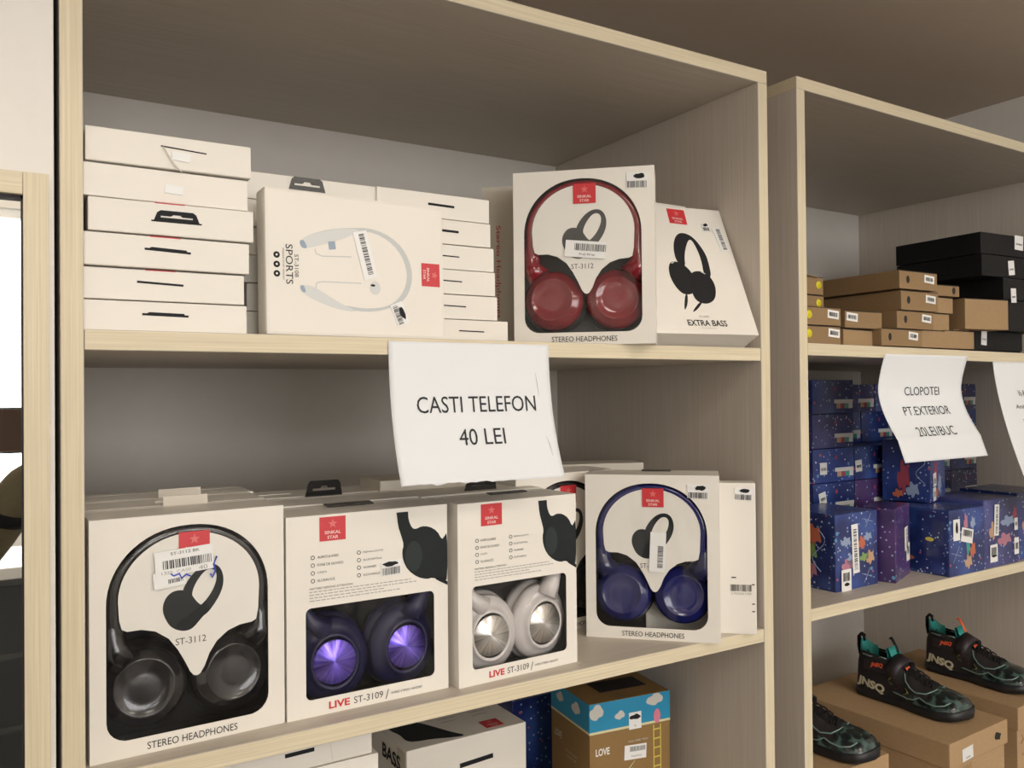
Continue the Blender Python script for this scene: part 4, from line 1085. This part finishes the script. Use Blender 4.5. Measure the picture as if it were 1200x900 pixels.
def side(s, z):
    """half width of the shoe at length s (0 heel, 1 toe) and height z"""
    hw, top, so = lerp(HW, s), lerp(TOP, s), lerp(SOLE, s)
    if z <= so: return hw
    f = min(1, (z - so) / (top - so)); k = lerp(OP, s)
    if s < .40: return hw * (1 - .30 * f ** 1.3) if f < .93 else hw * .62
    return hw * max(0, (1 - f ** 2.4)) ** .55


def surf(s, z, sgn=-1, off=.0006): return (sgn * (side(s, z) + off), -(s - .0) * LEN, z)


def shoe(label, loc, yaw, tab_m='black_matte', tongue_m='shoe_mint'):
    o = thing('sneaker', label, 'shoe', loc, yaw, "children's dark sneakers", 2); o.scale = (1.14, 1, 1.07)
    ns = 36
    # sole
    bm = bmesh.new(); rings = []
    for i in range(ns + 1):
        s = i / ns; hw = lerp(HW, s) + .0022; so = lerp(SOLE, s); lift = .007 * max(0, (s - .78) / .22) ** 1.6; y = -s * LEN - (.002 if i == ns else 0) + (.002 if i == 0 else 0)
        rings.append([bm.verts.new((x, y, z + lift)) for x, z in ((-hw * .9, 0), (-hw, .005), (-hw * .99, so), (-hw * .8, so + .001), (hw * .8, so + .001), (hw * .99, so), (hw, .005), (hw * .9, 0))])
    for A, B in zip(rings, rings[1:]):
        for k in range(8): bm.faces.new((A[k], A[(k + 1) % 8], B[(k + 1) % 8], B[k]))
    bm.faces.new(rings[0]); bm.faces.new(rings[-1][::-1]); bmesh.ops.recalc_face_normals(bm, faces=bm.faces)
    for f in bm.faces: f.smooth = True
    link('sole', tomesh(bm), 'shoe_sole', o)
    # upper: skin from sole to top; open collar at the ankle
    bm = bmesh.new(); grid = []; nz = 12
    for i in range(ns + 1):
        s = i / ns; so, top = lerp(SOLE, s), lerp(TOP, s); row = []
        for sg in (-1, 1):
            rr = range(nz + 1) if sg < 0 else range(nz, -1, -1)
            for j in rr:
                f = j / nz; z = so + (top - so) * f
                row.append(bm.verts.new((sg * side(s, z), -s * LEN, z)))
        grid.append(row)
    m = len(grid[0])
    for i in range(ns):
        for k in range(m - 1):
            if k == nz and i / ns < .36: continue      # ankle opening
            f = bm.faces.new((grid[i][k], grid[i][k + 1], grid[i + 1][k + 1], grid[i + 1][k])); f.smooth = True
            if i / ns > .72: f.material_index = 1
            elif i / ns > .50 and (k < 5 or k > m - 7): f.material_index = 1
    bm.faces.new(grid[0][:nz + 1] + grid[0][nz + 1:]); bm.faces.new(grid[-1][::-1])
    bmesh.ops.remove_doubles(bm, verts=bm.verts, dist=.0002); bmesh.ops.recalc_face_normals(bm, faces=bm.faces)
    link('upper', tomesh(bm), ['shoe_mesh', 'shoe_toe'], o)
    # mint lining rising behind the ankle, padded
    bm = bmesh.new(); prev = None
    for i in range(15):
        a = rad(180 * i / 14); x = -.0165 * math.cos(a); y = -.022 + .020 * math.sin(a) ** .7; hgt = .082 + .014 * math.sin(a) ** 2
        q = [bm.verts.new((x * .95, y, .060)), bm.verts.new((x, y, hgt - .003)), bm.verts.new((x * .93, y - .002, hgt)), bm.verts.new((x * .80, y - .004, hgt - .003)), bm.verts.new((x * .72, y - .006, .062))]
        if prev:
            for k in range(4): f = bm.faces.new((prev[k], prev[k + 1], q[k + 1], q[k])); f.smooth = True
        prev = q
    bmesh.ops.recalc_face_normals(bm, faces=bm.faces); link('collar_lining', tomesh(bm), 'shoe_mint', o)
    # dark floor of the ankle opening
    link('insole', boxmesh(-.019, .019, -.074, -.006, .058, .060, .002), 'shoe_mesh', o)
    # heel pull loop
    bm = bmesh.new(); tube(bm, [(0, .0015, .064), (0, .0045, .080), (0, .0045, .097), (0, .000, .102), (0, -.006, .099), (0, -.006, .090)], .0022, 6)
    for v in bm.verts: v.co.x *= 2.6
    link('heel_loop', tomesh(bm), 'black_matte', o)
    # tongue
    bm = bmesh.new(); prev = None
    for i in range(9):
        x = -.015 + .030 * i / 8; b_ = .003 * (1 - ((i - 4) / 4) ** 2)
        q = [bm.verts.new((x, -.084, .060)), bm.verts.new((x, -.070 - b_, .080)), bm.verts.new((x * .9, -.064 - b_, .092 + b_ * .8)), bm.verts.new((x * .9, -.059 - b_, .090)), bm.verts.new((x, -.066, .066))]
        if prev:
            for k in range(4): f = bm.faces.new((prev[k], prev[k + 1], q[k + 1], q[k])); f.smooth = True
        prev = q
    bmesh.ops.recalc_face_normals(bm, faces=bm.faces); link('tongue', tomesh(bm), 'shoe_mint', o)
    bm = bmesh.new(); tube(bm, [(.004, -.073, .082), (.004, -.064, .098), (.004, -.058, .106), (.004, -.056, .103)], .0016, 6)
    for v in bm.verts: v.co.x = .004 + (v.co.x - .004) * 2.2
    link('pull_tab', tomesh(bm), tab_m, o)
    # strap across the instep
    bm = bmesh.new(); prev = None; n = 18
    for i in range(n + 1):
        a = PI * i / n; c_, s_ = math.cos(a), math.sin(a)
        x = -.0264 * c_ * (1.0 if i else 1); z = .046 + .031 * s_ ** .62; yb = -.078 - .006 * s_
        q = [bm.verts.new((x, yb + .011, z + .0035 * s_)), bm.verts.new((x * 1.06, yb + .011, z + .001 + .0035 * s_)), bm.verts.new((x * 1.06, yb - .011, z - .0055 * s_)), bm.verts.new((x, yb - .011, z - .0065 * s_))]
        if prev:
            for k in range(4): bm.faces.new((prev[k], prev[(k + 1) % 4], q[(k + 1) % 4], q[k])).smooth = True
        else: bm.faces.new(q)
        prev = q
    bm.faces.new(prev[::-1]); bmesh.ops.recalc_face_normals(bm, faces=bm.faces); link('strap', tomesh(bm), 'shoe_strap', o)
    bm = bmesh.new(); pts = [(-.0235 - .0, -.030), (-.0270, -.050), (-.0285, -.070)]
    prev = None
    for y in (-.020, -.035, -.05, -.065, -.08):
        s = -y / LEN; z0_, z1_ = .050 - .02 * (y + .08), .066 - .02 * (y + .08)
        q = [bm.verts.new((-(side(s, z0_) + .0012), y, z0_)), bm.verts.new((-(side(s, z1_) + .0012), y, z1_))]
        if prev: bm.faces.new((prev[0], prev[1], q[1], q[0]))
        prev = q
    link('strap_anchor', tomesh(bm), 'shoe_strap', o)
    # lettering wrapped on the side towards the aisle
    def wrap(txt, s0, z0, wd, hg, m_, rise=0., slant=.2, bold=.02, off=.0014, nm='lettering'):
        me = text_mesh(txt, bold).copy(); me.materials.clear()
        for v in me.vertices:
            a, b_ = v.co.x * wd + v.co.y * slant * hg, v.co.y * hg
            yy = s0 * LEN + a; z = z0 + b_ + rise * a; s = min(.99, max(.01, yy / LEN)); v.co = (-(side(s, min(z, lerp(TOP, s) * .97)) + off), -yy, z)
        return link(nm, me, m_, o)
    wrap('JNSQ', .185, .024, .056, .018, 'shoe_cream', -.12, .15, .05)
    wrap('JNSQ', .235, .060, .024, .009, 'shoe_orange', .10, .2, .05, .0026)
    # side chevrons
    for s0, z0, m_, d_ in ((.34, .040, 'shoe_olive', 1), (.55, .030, 'shoe_olive', -1), (.46, .034, 'shoe_maroon', -1)):
        bm = bmesh.new(); k = .006
        tube(bm, [surf(s0 + d_ * .035, z0 + k), surf(s0, z0), surf(s0 + d_ * .045, z0 - k * .8)], .0011, 5); link('side_stripe', tomesh(bm), m_, o)
    # piping
    for pth in ([(.46, .058), (.50, .046), (.56, .038), (.62, .034), (.70, .036), (.74, .0405), (.75, .043)], [(.40, .024), (.47, .022), (.55, .021), (.61, .0235), (.66, .029), (.72, .025), (.80, .024), (.87, .0265), (.90, .031)], [(.08, .073), (.16, .072), (.24, .073), (.31, .077)]):
        for sg in (-1, 1):
            bm = bmesh.new(); P_ = []
            for (a, za), (b_, zb) in zip(pth, pth[1:]):
                for t in (0, .33, .66): P_.append(surf(a + (b_ - a) * t, min(za + (zb - za) * t, lerp(TOP, a + (b_ - a) * t) * .985), sg))
            P_.append(surf(pth[-1][0], min(pth[-1][1], lerp(TOP, pth[-1][0]) * .985), sg))
            tube(bm, P_, .0011, 5); link('piping', tomesh(bm), 'shoe_piping', o)
    # laces
    for k in range(5):
        s = .47 + k * .05; z = lerp(TOP, s) + .0012; hw = .014
        bm = bmesh.new(); tube(bm, [(-hw, -s * LEN, z - .005), (-hw * .5, -(s + .012) * LEN, z), (hw * .5, -(s + .03) * LEN, z), (hw, -(s + .045) * LEN, z - .006)], .0014, 5); link('lace', tomesh(bm), 'black_matte', o)
        bm = bmesh.new(); tube(bm, [(hw, -s * LEN, z - .005), (hw * .5, -(s + .012) * LEN, z + .001), (-hw * .5, -(s + .03) * LEN, z + .001), (-hw, -(s + .045) * LEN, z - .006)], .0014, 5); link('lace', tomesh(bm), 'black_matte', o)
    link('strap_badge', boxmesh(-.006, .006, -.001, 0, -.0025, .0025, .0006), 'shoe_orange', o, (-.006, -.097, .0625), (rad(-35), 0, 0))
    return o


shoe('dark sneaker on the middle kraft shoe box, mint lining and orange lettering', (.432, .222, ZC + .1205), 3)
shoe('dark sneaker with an orange pull tab on the right-hand kraft shoe box', (.668, .226, ZC + .1205), 3, 'shoe_orange')
shoe('dark sneaker, only its toe showing, on the left kraft shoe box', (.165, .240, ZC + .1005), 12)

# ------------------------------------------------------------------ behind the camera: what the mirror shows
ph = thing('smartphone', 'smartphone in a brown case held up level by the photographer', 'phone', (-.060, -.832, -.134))
link('case', boxmesh(-.078, .078, 0, .009, 0, .077, .003), 'phone_case', ph)
link('bezel', boxmesh(-.0775, .0775, .0085, .0100, .0005, .0035), 'black_plastic', ph); link('bezel', boxmesh(-.0775, .0775, .0085, .0100, .0735, .0765), 'black_plastic', ph)


def skinned(name, verts, edges, radii, m, parent, sub=1):
    me = bpy.data.meshes.new(name); me.from_pydata([Vector(v) for v in verts], edges, []); o = link(name, me, m, parent)
    md = o.modifiers.new('skin', 'SKIN'); md.use_smooth_shade = True
    for i, r in enumerate(radii): me.skin_vertices[0].data[i].radius = (r, r) if not isinstance(r, tuple) else r
    me.skin_vertices[0].data[0].use_root = True
    s = o.modifiers.new('sub', 'SUBSURF'); s.levels = sub; s.render_levels = sub
    return o


pn = thing('person', 'person in an olive jacket holding up a phone, seen only in the mirror', 'person', (-.50, -1.20, -Z0))
B = lambda x, y, z: (x + .50, y + 1.20, z)           # room coordinates to the figure's own
body = skinned('body', [B(-.50, -1.20, .88), B(-.50, -1.20, 1.00), B(-.50, -1.19, 1.15), B(-.50, -1.19, 1.30), B(-.50, -1.19, 1.39), B(-.50, -1.18, 1.45),
                        B(-.66, -1.19, 1.34), B(-.55, -1.02, 1.13), B(-.30, -.90, 1.30), B(-.34, -1.19, 1.34), B(-.13, -1.02, 1.09), B(-.005, -.885, 1.285),
                        B(-.59, -1.20, .80), B(-.60, -1.19, .46), B(-.61, -1.21, .09), B(-.41, -1.20, .80), B(-.40, -1.19, .46), B(-.39, -1.21, .09), B(-.62, -1.08, .05), B(-.38, -1.08, .05)],
               [(0, 1), (1, 2), (2, 3), (3, 4), (4, 5), (3, 6), (6, 7), (7, 8), (3, 9), (9, 10), (10, 11), (0, 12), (12, 13), (13, 14), (0, 15), (15, 16), (16, 17), (14, 18), (17, 19)],
               [(.15, .11), (.135, .10), (.14, .105), (.15, .11), .06, .05, .065, .052, .036, .065, .052, .036, .085, .062, .045, .085, .062, .045, .038, .038], 'olive_cloth', pn, 2)
# head with hair, eyes, nose, mouth, ears
bm = bmesh.new(); bmesh.ops.create_uvsphere(bm, u_segments=24, v_segments=16, radius=1)
for v in bm.verts:
    x, y, z = v.co; k = 1 - .22 * max(0, -z); v.co = (x * .072 * k, y * .088 * (1 - .1 * max(0, -z)), z * .108)
for f in bm.faces: f.smooth = True
head = link('head', tomesh(bm), 'skin', pn, B(-.50, -1.165, 1.545))
bm = bmesh.new(); bmesh.ops.create_uvsphere(bm, u_segments=24, v_segments=16, radius=1)
for v in bm.verts:
    x, y, z = v.co; v.co = (x * .079, y * .094 - .012, z * .112 + .010)
bmesh.ops.delete(bm, geom=[v for v in bm.verts if v.co.y > .045 and v.co.z < .055 or v.co.z < -.07], context='VERTS')
for f in bm.faces: f.smooth = True
link('hair', tomesh(bm), 'hair', head)
for sx in (-1, 1):
    link('eye', lathe([(0, .004), (.008, .003), (.011, 0), (.008, -.003), (0, -.004)], 16, 1, .6), 'trim_white', head, (sx * .028, .082, .004)); link('pupil', lathe([(0, .0055), (.0045, .0045), (.0045, 0), (0, 0)], 12), 'hair', head, (sx * .028, .082, .004))
    link('ear', lathe([(0, .006), (.012, .005), (.016, 0), (.012, -.005), (0, -.006)], 16, .5, 1.5), 'skin', head, (sx * .073, -.002, 0), (0, 0, rad(sx * 25)))
bm = bmesh.new(); tube(bm, [(0, .080, .006), (0, .094, -.012), (0, .102, -.024), (0, .090, -.030)], [.005, .008, .011, .006], 8); link('nose', tomesh(bm), 'skin', head)
bm = bmesh.new(); tube(bm, [(-.022, .074, -.055), (0, .083, -.057), (.022, .074, -.055)], [.002, .005, .002], 6); link('mouth', tomesh(bm), 'red_dull', head)
# hands closing on the ends of the phone
for sgn, wr in ((1, (-.005, -.885, 1.285)), (-1, (-.30, -.90, 1.30))):
    ex = -.060 + sgn * .078                                    # end of the phone
    palm = (ex + sgn * .012, -.852, 1.352)
    v = [B(*wr), B(wr[0] * .5 + palm[0] * .5, wr[1] * .5 + palm[1] * .5, wr[2] * .5 + palm[2] * .5), B(*palm)]; e = [(0, 1), (1, 2)]; rr = [.026, .026, (.030, .016)]
    for k in range(4):
        z = 1.328 + .018 * k; n0 = len(v); ln = (.85, 1.0, .95, .8)[k]
        v += [B(ex + sgn * .010, -.845, z), B(ex + sgn * .012, -.823, z), B(ex - sgn * .002, -.8085, z), B(ex - sgn * .020 * ln, -.8085, z)]
        e += [(2, n0), (n0, n0 + 1), (n0 + 1, n0 + 2), (n0 + 2, n0 + 3)]; rr += [.0095, .0085, .0078, .0065]
    n0 = len(v); v += [B(ex + sgn * .006, -.858, 1.318), B(ex - sgn * .012, -.846, 1.332), B(ex - sgn * .028, -.843, 1.345)]; e += [(2, n0), (n0, n0 + 1), (n0 + 1, n0 + 2)]; rr += [.011, .0095, .008]
    skinned('hand', v, e, rr, 'skin', pn, 1)
link('watch', lathe([(.038, -.012), (.044, -.012), (.046, 0), (.044, .012), (.038, .012)], 24), 'black_matte', pn, B(-.055, -.94, 1.208), (rad(62), 0, rad(-42)))

ct = thing('shop_counter', 'grey shop counter with a white top across the room', 'counter', (-.25, -2.9, -Z0))
link('counter_body', boxmesh(-.4, .4, 0, .4, .0, .80, .004), 'counter_grey', ct); link('counter_top', boxmesh(-.43, .43, -.03, .43, .8, .84, .004), 'trim_white', ct)
for k in range(3): link('drawer_front', boxmesh(-.37, .37, .4, .412, .06 + .245 * k, .285 + .245 * k, .003), 'dark_metal', ct)
